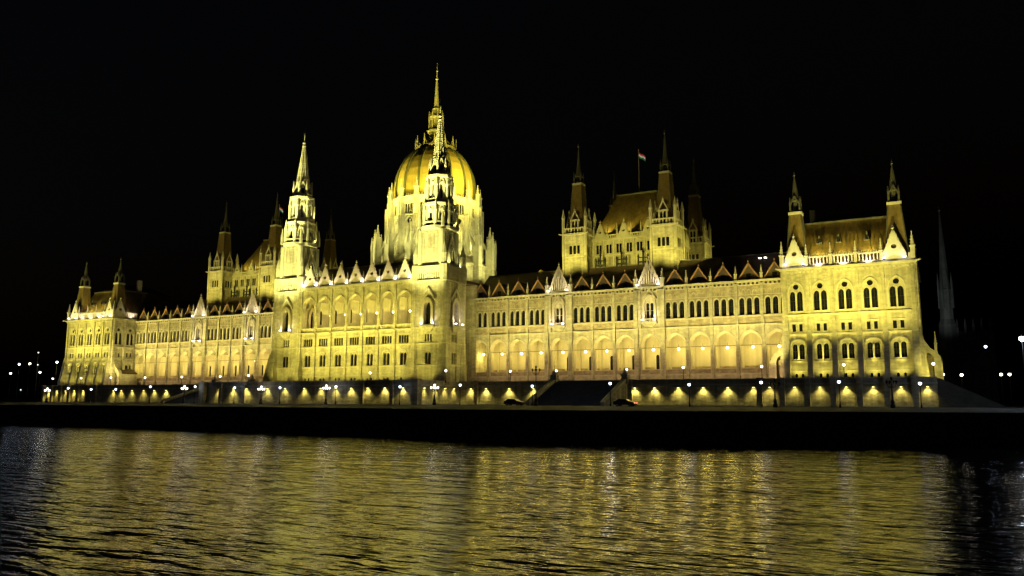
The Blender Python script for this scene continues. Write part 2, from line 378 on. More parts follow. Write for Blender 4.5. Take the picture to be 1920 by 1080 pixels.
def pavilion(mir):
    P = section('pavilion', 'end pavilion with steep hipped roof and two corner spirelets')
    m = MB(frame_at(0, 0, 0, mir)); F = m.M
    for k in range(5): pav_bay(m, 111.93+S*k, P, F)
    xe0, xe1 = 109.3, 134.3
    m.add([(xe0,0,G),(PX0,0,G),(PX0,0,34),(xe0,0,34)], [(0,1,2,3)], STONE); xr = PX0+5*S
    m.add([(xr,0,G),(xe1,0,G),(xe1,0,34),(xr,0,34)], [(0,1,2,3)], STONE)
    for k in range(1, 5): buttress(m, PX0+S*k, 1.0)
    buttress(m, xe0+.5, 1.15, zc=36); buttress(m, xe1-.62, 1.25, zc=36)
    # inner return, seen on the far pavilion
    xi = xe0; Fi = frame_at(xi, 0, -math.pi/2, mir); mi = MB(Fi)   # local x runs along -y : place windows with local x = -(y)
    for yc in (2.35, 6.75): pav_bay(mi, -yc, P, Fi, wins=mir, half=2.2)
    mi.add([(-.15,0,G),(0,0,G),(0,0,34),(-.15,0,34)], [(0,1,2,3)], STONE); mi.add([(-30,0,G),(-8.95,0,G),(-8.95,0,34),(-30,0,34)], [(0,1,2,3)], STONE)
    buttress(mi, -4.55, .9, d0=1.2); buttress(mi, -.55, 1.0, zc=36, d0=1.4)
    m.v += mi.v and []; off = len(m.v)
    for mm in mi.ms:
        if mm not in m.ms: m.ms.append(mm)
    m.v += mi.v; m.f += [[off+i for i in f] for f in mi.f]; m.mi += [m.ms.index(mi.ms[k]) for k in mi.mi]
    # outer side and back
    m.add([(xe1,0,G),(xe1,31,G),(xe1,31,34),(xe1,0,34)], [(0,1,2,3)], STONE)
    m.add([(xe0,31,G),(xe1,31,G),(xe1,31,34),(xe0,31,34)], [(3,2,1,0)], STONE)
    for yy in (.9, 7, 13): m.frus(xe1, xe1+1.4, yy-.5, yy+.5, G, xe1, xe1+.35, yy-.5, yy+.5, 21, STONE); m.box(xe1, xe1+.35, yy-.4, yy+.4, 21, 34.0, STONE)
    # cornice
    m.box(xe0-.45, xe1+.45, -.55, 31.4, 34.0, 34.45, TRIM); m.box(xe0-.25, xe1+.25, -.3, 31.2, 33.7, 34.0, STONE); m.box(xe0-.1, xe1+.1, -.1, 31.1, 34.45, 34.8, TRIM)
    dentils(m, xe0, xe1, -.38, -.05, 33.35, 33.7, TRIM)
    for k in (1, 2, 3):
        x0 = PX0+S*k; balustrade(m, x0+.35, x0+S-.35, -.05, 34.8, 36.7, TRIM, .6, .24)
        for i in range(8): m.lathe(x0+.7+(S-1.4)*i/7, .1, [(.2, 36.7), (.03, 37.25)], 4, TRIM)
    mi2 = MB(Fi); balustrade(mi2, -9.2, -4.6, -.05, 34.8, 36.7, TRIM); off = len(m.v)
    for mm in mi2.ms:
        if mm not in m.ms: m.ms.append(mm)
    m.v += mi2.v; m.f += [[off+i for i in f] for f in mi2.f]; m.mi += [m.ms.index(mi2.ms[k]) for k in mi2.mi]
    # little gargoyles at the corners
    m.bar((xe0, -.3, 34.2), (xe0-1.1, -1.1, 34.4), .28, TRIM); m.bar((xe1, -.3, 34.2), (xe1+1.1, -1.1, 34.4), .28, TRIM)
    m.build('facade', P)
    r = MB(F)
    r.frus(xe0+1.2, xe1-1.2, 1.4, 30, 34.8, xe0+4.4, xe1-4.4, 6.3, 25.5, 44.7, TILE)
    r.frus(xe0+4.2, xe1-4.2, 6.1, 25.7, 44.7, xe0+4.2, xe1-4.2, 6.1, 25.7, 45.05, LEAD)
    r.frus(xe0+4.6, xe1-4.6, 6.5, 25.3, 45.05, xe0+9, xe1-9, 14, 18, 48.0, SLATE)
    for i in range(9):
        x = xe0+2.2+(xe1-xe0-4.4)*i/8; X = xe0+4.8+(xe1-xe0-9.6)*i/8; r.bar((x, 1.55, 35.3), (X, 6.35, 44.6), .10, LEAD)
    for x in (PX0+S*1.5, PX0+S*2.3, PX0+S*3.45):
        r.prism([(x-.55, 39.8), (x+.55, 39.8), (x, 41.6)], 2.9, 6, LEAD); r.box(x-.32, x+.32, 2.8, 5, 39.9, 40.8, GLASS)
    r.box(113.8, 115.0, 12, 13.5, 45, 49.2, TRIM)
    r.build('roof', P)
    for gx in (111.93, 111.93+4*S): place('pav_gable', lambda: gable_mb(4.3, 5.7, 'hole'), P, F, gx, -.1, 34.8, name='stone_gable')
    if mir: place('pav_gable', None, P, Fi, -2.3, -.1, 34.8, name='stone_gable')
    for i, x in enumerate((xe0+.1, PX0+S*1, PX0+S*2, PX0+S*3, PX0+S*4, xe1-.2)):
        pinn(P, F, x, 0, 34.8, 5.6 if i in (0, 5) else 4.6, .8 if i in (0, 5) else .6)
    if not mir: pinn(P, F, xe1-.1, 4.6, 34.8, 5.6, .8)
    for x in (xe0+2.9, xe1-3.0): place('corner_spire', corner_spire_mb, P, F, x, 3.3, 0, name='corner_spire')
    # flared porch at the outer end
    pm = MB(F); y0, y1 = 3.4, 4.6
    prof = [(134.3, 22.6), (134.5, 20.6), (135.0, 18.9), (135.9, 17.4), (136.9, 16.7), (137.6, 15.6), (137.9, 14.0), (137.9, G)]
    # spandrel above the arch opening (134.8 .. 136.4)
    op = [(134.75, G)]+[(135.6+.85*p/.85, 14.9+q) for p, q in arc(.85, 1.5, 8)]+[(136.45, G)]
    poly = [(134.3, G), (134.75, G)]+op[1:-1]+[(136.45, G), (137.9, G), (137.9, 14.0), (137.6, 15.6), (136.9, 16.7), (135.9, 17.4), (135.0, 18.9), (134.5, 20.6), (134.3, 22.6)]
    pm.prism(poly, y0, y1, STONE); pm.box(134.35, 137.8, 4.62, 9, G, 16.3, STONE) if False else None
    pm.box(137.2, 137.9, 4.6, 9, G, 15.6, STONE); pm.prism([(134.3, 16.9), (137.9, 15.4), (137.9, 15.8), (134.3, 17.3)], 4.6, 9, SLATE); pm.box(134.3, 137.2, 8.6, 9, G, 17, BRICKY)
    pm.build('side_porch', P); pinn(P, F, 136.9, 4.0, 16.4, 4.2, .5)
    pi_ = MB(F); pi_.prism([(243.6-x, z) for x, z in poly][::-1], 1.2, 2.4, STONE); pi_.box(105.7, 106.4, 2.4, 8.0, G, 15.6, STONE); pi_.prism([(105.7, 15.4), (109.3, 16.9), (109.3, 17.3), (105.7, 15.8)], 2.4, 8.0, SLATE)
    pi_.build('side_porch', P)
    return P

# ---- wings
Bx = [27.36, 33.07, 38.77, 44.48, 50.18, 56.81, 62.51, 68.22, 73.93, 80.55, 86.26, 91.96, 97.67, 103.37, 109.08]
WY = 8.93
def tri_lights(): return [(dx, .56, 26.15, 29.35, .62) for dx in (-1.65, 0, 1.65)]
def oriel_lights(): return [(-.52, .40, 25.9, 29.6, .55), (.52, .40, 25.9, 29.6, .55)]
def wing(mir):
    W = section('wing', 'river wing with an arcade of lit arches beneath triple lancet windows')
    F = frame_at(0, WY, 0, mir); m = MB(F); GD = 5.2
    for i in range(14):
        x0, x1 = Bx[i], Bx[i+1]; xc = (x0+x1)/2; orl = i in (4, 8); a = 2.56 if not orl else 2.5
        cell(m, x0, x1, G, 24.0, STONE, [(xc, a, 13.2, 19.6, 3.1)], .12, 14, mr=TRIM); splay(m, xc, a, 3.1, a-.42, 2.62, 13.2, 19.6, .12, .85, PINKM, 14)
        cell(m, x0, x1, 13.2, 24.0, STONE, [(xc, a-.42, 13.2, 19.6, 2.62)], .12, 14, y=.85)
        band(m, xc, a+.01, 19.6, 3.1, .16, -.14, 0, TRIM, 14)
        m.box(x0, x1, -.28, 0, 12.85, 13.15, TRIM); m.box(xc-a, xc+a, .3, .62, 13.2, 14.15, BRICKY); m.box(xc-a, xc+a, .2, .72, 14.15, 14.3, TRIM)
        m.box(xc-a, xc+a, .4, .5, 19.32, 19.42, IRON)
        # slender shafts on each pier
        for s_ in (-1, 1): m.lathe(xc+s_*(a-.16), .16, [(.13, 13.2), (.13, 19.1), (.22, 19.3)], 6, TRIM)
        if not orl:
            cell(m, x0, x1, 24.0, 32.9, BRICKY, [(xc+l[0], *l[1:]) for l in tri_lights()], .5)
            for dx in (-1.65, 0, 1.65): band(m, xc+dx, .58, 29.4, .66, .2, -.24, 0, TRIM, 8, legs=3.2)
            for dx in (-2.4, -1.2, 0, 1.2, 2.4): band(m, xc+dx, .34, 31.3, .55, .12, -.12, 0, STONE, 6, legs=.7)
            place('wing_tri', lambda: window('w', tri_lights(), frame=IRON), W, F, xc, name='triple_lancet_window')
            m.box(x0, x1, -.45, 0, 25.65, 26.0, TRIM); m.box(x0, x1, -.2, 0, 24.9, 25.65, BRICKY)
            m.box(x0+.3, x1-.3, -.1, 0, 30.55, 30.7, TRIM)
        else:
            cell(m, x0, x1, 24.0, 32.9, STONE, [(xc+l[0], *l[1:]) for l in oriel_lights()], .5)
            place('wing_oriel', lambda: window('w', oriel_lights(), frame=PINKM), W, F, xc, name='canopied_window')
            band(m, xc, 1.15, 30.0, 1.5, .5, -.55, 0, PINKM, 10, legs=4.3); m.prism([(xc-1.9, 30.6), (xc+1.9, 30.6), (xc, 33.1)], -.35, -.02, PINKM) if False else None
            for s_ in (-1, 1):
                m.bar((xc+s_*1.75, -.35, 30.8), (xc, -.35, 33.4), .3, TRIM); m.box(xc+s_*2.5-.42, xc+s_*2.5+.42, -.55, 0, 24.0, 33.2, STONE)
            m.box(xc-1.9, xc+1.9, -.9, 0, 25.1, 25.5, TRIM); m.frus(xc-.8, xc+.8, -.4, 0, 24.2, xc-1.7, xc+1.7, -.8, 0, 25.1, STONE)
            balustrade(m, xc-1.7, xc+1.7, -.85, 25.5, 26.3, PINKM, .45, .16, .2)
        m.box(x0, x1, -.3, 0, 23.75, 24.05, TRIM)
        # floor, vault and back wall of the gallery
        m.add([(x0,.95,13.2),(x1,.95,13.2),(x1,GD,13.2),(x0,GD,13.2)], [(0,1,2,3)], STONE)
        m.add([(x0,.95,22.9),(x1,.95,22.9),(x1,GD,22.9),(x0,GD,22.9)], [(3,2,1,0)], PLASTER)
        door = i in (0, 4, 5, 6, 7, 8) or (mir and i in (1, 2, 3))
        L = [(xc, .42, 13.6, 17.6, .42)] if door else None
        cell(m, x0, x1, 13.2, 22.9, PLASTER, L, .3, y=GD)
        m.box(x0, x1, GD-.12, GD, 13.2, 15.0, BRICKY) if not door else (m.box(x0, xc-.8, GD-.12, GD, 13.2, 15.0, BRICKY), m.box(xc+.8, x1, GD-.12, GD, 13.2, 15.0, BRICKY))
        m.box(x0, x1, GD-.15, GD, 19.3, 19.5, TRIM)
        if door: place('gal_door', lambda: window('w', [(0, .42, 13.6, 17.6, .42)], d=.25, frame=IRON), W, F, xc, GD, 0, name='gallery_window')
        # cross ribs of the vault between bays
        m.box(x0-.3, x0+.3, .95, GD-.16, 21.4, 22.88, PLASTER); m.box(x0-.22, x0+.22, GD-.4, GD-.16, 13.2, 21.4, PLASTER)
    for i, x in enumerate(Bx[1:-1], 1):
        big = i in (4, 5, 8, 9); w = 1.0 if big else .62; d = .85 if big else .5
        m.frus(x-w/2, x+w/2, -d*1.5, 0, G, x-w/2, x+w/2, -d, 0, 14.2, STONE); m.box(x-w/2, x+w/2, -d, 0, 14.2, 33.2, STONE)
        m.box(x-w/2-.08, x+w/2+.08, -d-.1, 0, 23.7, 24.1, TRIM)
        pinn(W, F, x, 0 if not big else -.2, 33.95, 4.4 if big else 3.4, .8 if big else .55)
    X0, X1 = Bx[0], Bx[-1]
    m.box(X0, X1, -.55, 1.2, 33.5, 33.95, TRIM); m.box(X0, X1, .22, 1.2, 32.9, 33.5, SLATE); dentils(m, X0, X1, -.36, .22, 32.95, 33.5, STONE, .95, .38); m.box(X0, X1, -.12, .2, 32.75, 32.93, TRIM)
    m.box(X0, X1, GD+.35, GD+.6, G, 22.9, STONE); m.box(X0, X1, 14, 14.3, 22, 33.9, STONE)
    m.box(Bx[0]-1.6, Bx[0], -.3, 6, G, 33.5, STONE)
    m.build('facade', W)
    r = MB(F); r.add([(X0,1.0,33.95),(X1,1.0,33.95),(X1,9.5,41.2),(X0,9.5,41.2)], [(0,1,2,3)], SLATE); r.add([(X0,9.5,41.2),(X1,9.5,41.2),(X1,18,36),(X0,18,36)], [(0,1,2,3)], SLATE)
    r.box(X0, X1, 9.35, 9.65, 41.2, 41.45, LEAD); r.add([(X1,1,33.95),(X1,18,36),(X1,9.5,41.2)], [(0,1,2)], SLATE)
    r.build('roof', W)
    for fx in (61, 66.8, 72.6): place('finial', finial, W, F, fx, 9.5, 41.4, name='ridge_finial')
    def dormer():
        b = MB(); a = 2.45; h = 3.7
        b.prism([(-a, 0), (a, 0), (0, h)], .15, 5.0, SLATE)
        for s_ in (-1, 1): b.bar((s_*(a+.1), 0, -.05), (0, 0, h+.1), .30, TRIM2); b.bar((s_*(a+.1), 5, 0.0), (0, 5, h+.05), .2, SLATE)
        b.box(-.5, .5, .02, .2, .3, 1.5, GLASS); b.lathe(0, 0, [(.09, h), (.06, h+.5), (.2, h+.6), (.03, h+1)], 5, TRIM2)
        return b
    for i in range(14):
        xc = (Bx[i]+Bx[i+1])/2
        if i in (4, 8): place('oriel_gable', lambda: gable_mb(5.7, 6.6, 'lancets', PINKM), W, F, xc, -.35, 33.95, name='lancet_gable')
        else: place('dormer', dormer, W, F, xc, .3, 34.0, name='dormer_gable')
    return W
TRIM2 = mat('dormer_coping', (.30, .17, .10), .8, .15, 1.0)

# ---- central block
CY = -5.8; CP = 5.4; TX = 24.0
def c_tri(): return [(dx, .34, 21.55, 23.5, 0) for dx in (-1.2, -.4, .4, 1.2)]
def c_low(): return [(-.56, .48, 15.95, 18.6, .48), (.56, .48, 15.95, 18.6, .48)]
def c_base(): return [(-.6, .3, 11.7, 12.5, .3), (.6, .3, 11.7, 12.5, .3)]
def central():
    C = section('central_block', 'central block with seven tall loggia arches under a row of white gables')
    F = frame_at(0, CY); m = MB(F)
    for i in range(7):
        xc = (i-3)*CP; x0, x1 = xc-CP/2, xc+CP/2; sh = lambda L: [(xc+l[0], *l[1:]) for l in L]
        cell(m, x0, x1, G, 13.4, STONE, sh(c_base()), .4); cell(m, x0, x1, 13.4, 15.6, STONE)
        cell(m, x0, x1, 15.6, 21.1, STONE, sh(c_low()), .5); cell(m, x0, x1, 21.1, 25.2, STONE, sh(c_tri()), .4)
        cell(m, x0, x1, 25.2, 37.0, STONE, [(xc, 2.2, 26.3, 32.3, 2.75)], .9, 14, mr=TRIM)
        band(m, xc, 2.22, 32.3, 2.75, .3, -.2, 0, TRIM, 14); band(m, xc, 1.1, 18.7, 1.0, .28, -.2, 0, TRIM, 10)
        for z, t, p in ((15.75, .3, .28), (13.4, .2, .25), (21.3, .3, .25), (25.3, .35, .45)): m.box(x0, x1, -p, 0, z-t, z, TRIM)
        m.box(xc-1.7, xc+1.7, -.18, 0, 23.8, 24.0, TRIM)
        balustrade(m, x0+.35, x1-.35, -.2, 25.3, 26.5, TRIM, .5, .2, .25)
        place('c_tri', lambda: window('w', c_tri(), d=.3, transom=False), C, F, xc, name='four_light_window')
        place('c_low', lambda: window('w', c_low(), d=.38), C, F, xc, name='arched_window')
        [place('c_base', lambda: window('w', [(0, .3, 11.7, 12.5, .3)], d=.3, transom=False), C, F, xc+q, name='basement_window') for q in (-.6, .6)]
        # loggia
        m.add([(x0,.9,26.3),(x1,.9,26.3),(x1,5,26.3),(x0,5,26.3)], [(0,1,2,3)], STONE); m.add([(x0,.9,35.4),(x1,.9,35.4),(x1,5,35.4),(x0,5,35.4)], [(3,2,1,0)], PLASTER)
        cell(m, x0, x1, 26.3, 35.4, PLASTER, [(xc-.3, .5, 28.0, 31.2, .8)], .3, y=5.0)
        place('c_log', lambda: window('w', [(0, .5, 28.0, 31.2, .8)], d=.25), C, F, xc-.3, 5.0, 0, name='loggia_window')
        m.box(x0-.25, x0+.25, .9, 4.99, 33.8, 35.38, PLASTER); m.box(x0-.2, x0+.2, 4.6, 4.99, 26.3, 33.8, PLASTER)
        for s_ in (-1, 1): m.lathe(xc+s_*2.36, -.12, [(.18, 26.5), (.18, 32.1), (.3, 32.3)], 6, TRIM)
        place('c_gable', lambda: gable_mb(4.5, 5.3, 'hole', PINKM), C, F, xc, -.2, 37.9, name='white_gable')
    X = 3.5*CP
    for i in range(8):
        x = (i-3.5)*CP; m.box(x-.28, x+.28, -.45, 0, 15.75, 37, STONE); m.frus(x-.4, x+.4, -.9, 0, G, x-.3, x+.3, -.45, 0, 15.75, STONE)
        if 0 < i < 7: pinn(C, F, x, -.15, 37.9, 3.3, .6)
    m.box(-X, X, -.6, .6, 37.3, 37.9, TRIM); m.box(-X, X, -.3, .3, 37.0, 37.3, STONE); dentils(m, -X, X, -.5, -.25, 36.9, 37.3, TRIM)
    m.box(-29, 29, 5.3, 5.6, G, 37.9, STONE); m.box(-29.2, 29.2, 14.5, 40, G, 37.5, STONE)
    m.build('facade', C)
    r = MB(F); r.add([(-X,.6,37.9),(X,.6,37.9),(X,10,44.5),(-X,10,44.5)], [(0,1,2,3)], SLATE); r.add([(-X,10,44.5),(X,10,44.5),(X,20,40),(-X,20,40)], [(0,1,2,3)], SLATE); r.box(-X, X, 9.8, 10.2, 44.5, 44.8, LEAD)
    r.box(-29, 29, 9.5, 60, 37.5, 38.2, SLATE); r.build('roof', C)
    return C
def oct_ring(m, cx, cy, z0, z1, r, mt, rot=math.pi/8): m.lathe(cx, cy, [(r, z0), (r, z1)], 8, mt, rot)
def tower(sx):
    T = section('tower', 'tall square tower stepping up to a slender openwork stone spire')
    h = 4.7; cx, cy = sx*TX, CY-.3+h; m = MB()
    faces = [(0, True), (math.pi/2, True), (-math.pi/2, sx < 0 and False), (math.pi, False)]
    for k, (ang, win) in enumerate(faces):
        M = Matrix.Translation((cx, cy, 0)) @ Matrix.Rotation(ang, 4, 'Z') @ Matrix.Translation((0, -h, 0)); m.M = M
        if sx < 0 and ang == math.pi/2: win = False
        cell(m, -h, h, G, 13.4, STONE); cell(m, -h, h, 13.4, 21.1, STONE, [(-.5, .42, 15.95, 18.5, .42), (.5, .42, 15.95, 18.5, .42)], .5)
        cell(m, -h, h, 21.1, 25.2, STONE, [(-.8, .26, 21.6, 23.5, 0), (0, .26, 21.6, 23.5, 0), (.8, .26, 21.6, 23.5, 0)], .4)
        cell(m, -h, h, 25.2, 37.0, STONE, [(0, 1.0, 26.0, 30.3, 1.5)], .6)
        if win:
            place('t_low', lambda: window('w', [(-.5, .42, 15.95, 18.5, .42), (.5, .42, 15.95, 18.5, .42)]), T, M, 0, name='arched_window')
            place('t_sm', lambda: window('w', [(d, .26, 21.6, 23.5, 0) for d in (-.8, 0, .8)], transom=False), T, M, 0, name='three_light_window')
            place('t_or', lambda: window('w', [(0, 1.0, 26.0, 30.3, 1.5)], d=.5), T, M, 0, name='canopied_window')
        else:
            m.add([(-1.2,.5,14),(1.2,.5,14),(1.2,.5,32.5),(-1.2,.5,32.5)], [(0,1,2,3)], GLASS)
        band(m, 0, 1.05, 30.3, 1.6, .75, -.7, 0, PINKM, 10, legs=4.4); m.box(-2.1, 2.1, -1.1, 0, 25.2, 25.7, TRIM); m.frus(-1, 1, -.4, 0, 24.2, -1.9, 1.9, -1.0, 0, 25.2, STONE)
        for s_ in (-1, 1): m.bar((s_*2.2, -.5, 32.2), (0, -.5, 35.2), .34, TRIM)
        for z, t, p in ((15.75, .3, .25), (21.3, .3, .25), (25.3, .3, .3), (37.3, .4, .5)): m.box(-h+.9, h-.9, -p, 0, z-t, z, TRIM)
        # openwork parapet band
        m.box(-h, h, .35, .6, 37.3, 40.2, SLATE); m.box(-h, h, -.25, .6, 40.2, 41.0, TRIM)
        n = 13
        for i in range(n+1):
            x = -h+.9+(2*h-1.8)*i/n; m.box(x-.17, x+.17, -.05, .35, 37.3, 40.2, TRIM) if abs(abs(x)-2.2) > .01 else None
        m.box(-h+.9, h-.9, -.02, .35, 39.3, 40.2, STONE)
        band(m, 0, 1.5, 37.4, 1.2, .3, -.1, .3, TRIM, 8)
        # gable at the foot of the upper stage
        m.prism([(-2.3, 41), (2.3, 41), (1.9, 44.5), (0, 49.3), (-1.9, 44.5)], 1.0, 1.5, TRIM); m.box(-.85, .85, .9, 1.2, 42, 45.6, GLASS); m.box(-.12, .12, .8, .95, 42, 45.6, TRIM)
        band(m, 0, .95, 44.6, 1.5, .3, .75, 1.0, TRIM, 8, legs=3.4)
        for s_ in (-1, 1): m.bar((s_*2.4, .95, 43.6), (0, .95, 49.6), .3, TRIM); m.frus(s_*3.2-.35, s_*3.2+.35, .2, 1.6, 41, s_*3.2-.2, s_*3.2+.2, .8, 1.6, 45.2, TRIM)
        m.lathe(0, 1.2, [(.15, 49.3), (.5, 50.0), (.05, 50.8)], 6, TRIM)
    m.M = Matrix.Translation((cx, cy, 0))
    for a in (-1, 1):
        for b in (-1, 1):
            m.lathe(a*(h-.35), b*(h-.35), [(1.5, G), (1.35, 14), (1.0, 20.5), (.95, 36.8), (1.15, 37.1), (1.15, 41.2), (.8, 41.6), (.8, 44.0)], 8, STONE, math.pi/8)
            m.lathe(a*(h-.35), b*(h-.35), [(.9, 44.0), (.1, 47.0)], 8, TRIM, math.pi/8)
            m.lathe(a*(h-.35), b*(h-.35), [(1.1, 25.0), (1.1, 25.4)], 8, TRIM, math.pi/8); m.lathe(a*(h-.35), b*(h-.35), [(1.15, 21.0), (1.15, 21.3)], 8, TRIM, math.pi/8)
            if b < 0:   # splayed foot of the corner pier
                m.frus(a*h-1.9, a*h+1.9, -h-2.2, -h+.6, G, a*h-1.2, a*h+1.2, -h-.9, -h+.6, 17.5, STONE)
                m.frus(a*h-1.2, a*h+1.2, -h-.9, -h+.6, 17.5, a*h-.7, a*h+.7, -h-.1, -h+.6, 20.8, TRIM)
    m.box(-h+.3, h-.3, -h+.6, h-.6, 36, 41.2, STONE)
    sh = MB(); base = m.M; m.M = Matrix.Translation((cx, cy-.7, 0)); sh.M = m.M
    # stage with corner shafts
    sh.box(-3.4, 3.4, -3.4, 3.4, 41, 50.6, STONE)
    for a in (-1, 1):
        for b in (-1, 1):
            sh.lathe(a*3.3, b*3.3, [(.75, 41), (.7, 50.4)], 8, TRIM); sh.lathe(a*3.6, b*3.6, [(.5, 51.2), (.45, 53.4), (.05, 56)], 6, TRIM)
    for ang in range(4):
        sh.M = m.M @ Matrix.Rotation(ang*math.pi/2, 4, 'Z')
        for x in (-1.5, 0, 1.5): band(sh, x, .5, 49.3, .6, .12, -3.56, -3.4, TRIM, 6, legs=3.5)
        sh.box(-.9, .9, -3.46, -3.4, 45.6, 48.9, BRICKY)
    sh.M = m.M
    o8 = lambda z0, z1, r, mt=STONE: oct_ring(sh, 0, 0, z0, z1, r, mt)
    o8(50.6, 51.4, 5.15, TRIM); o8(51.4, 52.2, 4.35, GLASS); o8(52.2, 52.6, 4.75, TRIM); o8(51.4, 57, 4.05)
    for k in range(8):
        a = math.pi/8+k*math.pi/4; c, s_ = math.cos(a), math.sin(a)
        sh.lathe(4.55*c, 4.55*s_, [(.42, 51.4), (.42, 55.3), (.5, 55.4), (.05, 58.3)], 6, TRIM)
        sh.lathe(3.65*c, 3.65*s_, [(.34, 57.6), (.32, 62.3), (.4, 62.4), (.04, 65.2)], 6, TRIM)
        sh.lathe(2.75*c, 2.75*s_, [(.26, 65.2), (.26, 67.4), (.32, 67.5), (.04, 70.0)], 6, TRIM)
        b = k*math.pi/4; sh.M = m.M @ Matrix.Rotation(b, 4, 'Z')
        # local -y faces outwards on each side of the octagon
        sh.box(-.4, .4, -3.80, -3.6, 52.8, 54.8, GLASS); band(sh, 0, .78, 54.6, 1.2, .26, -4.15, -3.7, TRIM, 8, legs=1.9); sh.bar((-1.3, -3.9, 54.6), (0, -3.9, 57.4), .22, TRIM); sh.bar((1.3, -3.9, 54.6), (0, -3.9, 57.4), .22, TRIM)
        sh.box(-.16, .16, -2.95, -2.80, 59.0, 62.4, GLASS); band(sh, 0, .5, 62.2, .9, .3, -3.15, -2.85, TRIM, 8, legs=3.4); sh.bar((-1.1, -3.0, 62.0), (0, -3.0, 64.9), .2, TRIM); sh.bar((1.1, -3.0, 62.0), (0, -3.0, 64.9), .2, TRIM)
        sh.box(-.42, .42, -2.05, -1.9, 66.0, 67.9, GLASS); sh.bar((-.85, -2.2, 67.6), (0, -2.2, 69.9), .2, TRIM); sh.bar((.85, -2.2, 67.6), (0, -2.2, 69.9), .2, TRIM)
        sh.M = m.M
    o8(57, 57.6, 4.55, TRIM); o8(57.6, 58.3, 3.55, BRICKY); o8(58.3, 58.7, 3.95, TRIM); o8(57.6, 64.6, 3.1); o8(64.6, 65.2, 3.75, TRIM); o8(65.2, 65.9, 2.75, BRICKY); o8(65.9, 66.2, 3.0, TRIM); o8(65.2, 68.8, 2.15)
    m.build('tower_shaft', T); sh.build('upper_stages', T)
    sp = MB(m.M.copy()); prof = [(2.0, 68.6), (.35, 80.6)]
    sp.lathe(0, 0, prof, 8, STONE, math.pi/8)
    for k in range(8):
        a = math.pi/8+k*math.pi/4; c, s_ = math.cos(a), math.sin(a)
        for j in range(19):
            t = (j+.5)/19; r = 2.0+(0.35-2.0)*t+.05; z = 68.8+12*t; sp.box(r*c-.11, r*c+.11, r*s_-.11, r*s_+.11, z, z+.2, TRIM)
    for j in range(9):
        t = (j+.6)/9.5; r = 2.0-1.65*t+.06; z = 68.6+12*t; sp.lathe(0, 0, [(r, z), (r-.02, z+.16)], 8, TRIM, math.pi/8)
    sp.lathe(0, 0, [(.3, 80.5), (.62, 81.0), (.3, 81.6), (.5, 82.0), (.12, 82.5), (.08, 84.6)], 8, TRIM); sp.lathe(0, 0, [(.06, 84.6), (.32, 84.9), (.04, 85.5), (.03, 86.8)], 6, IRON)
    sp.build('spire', T); return T

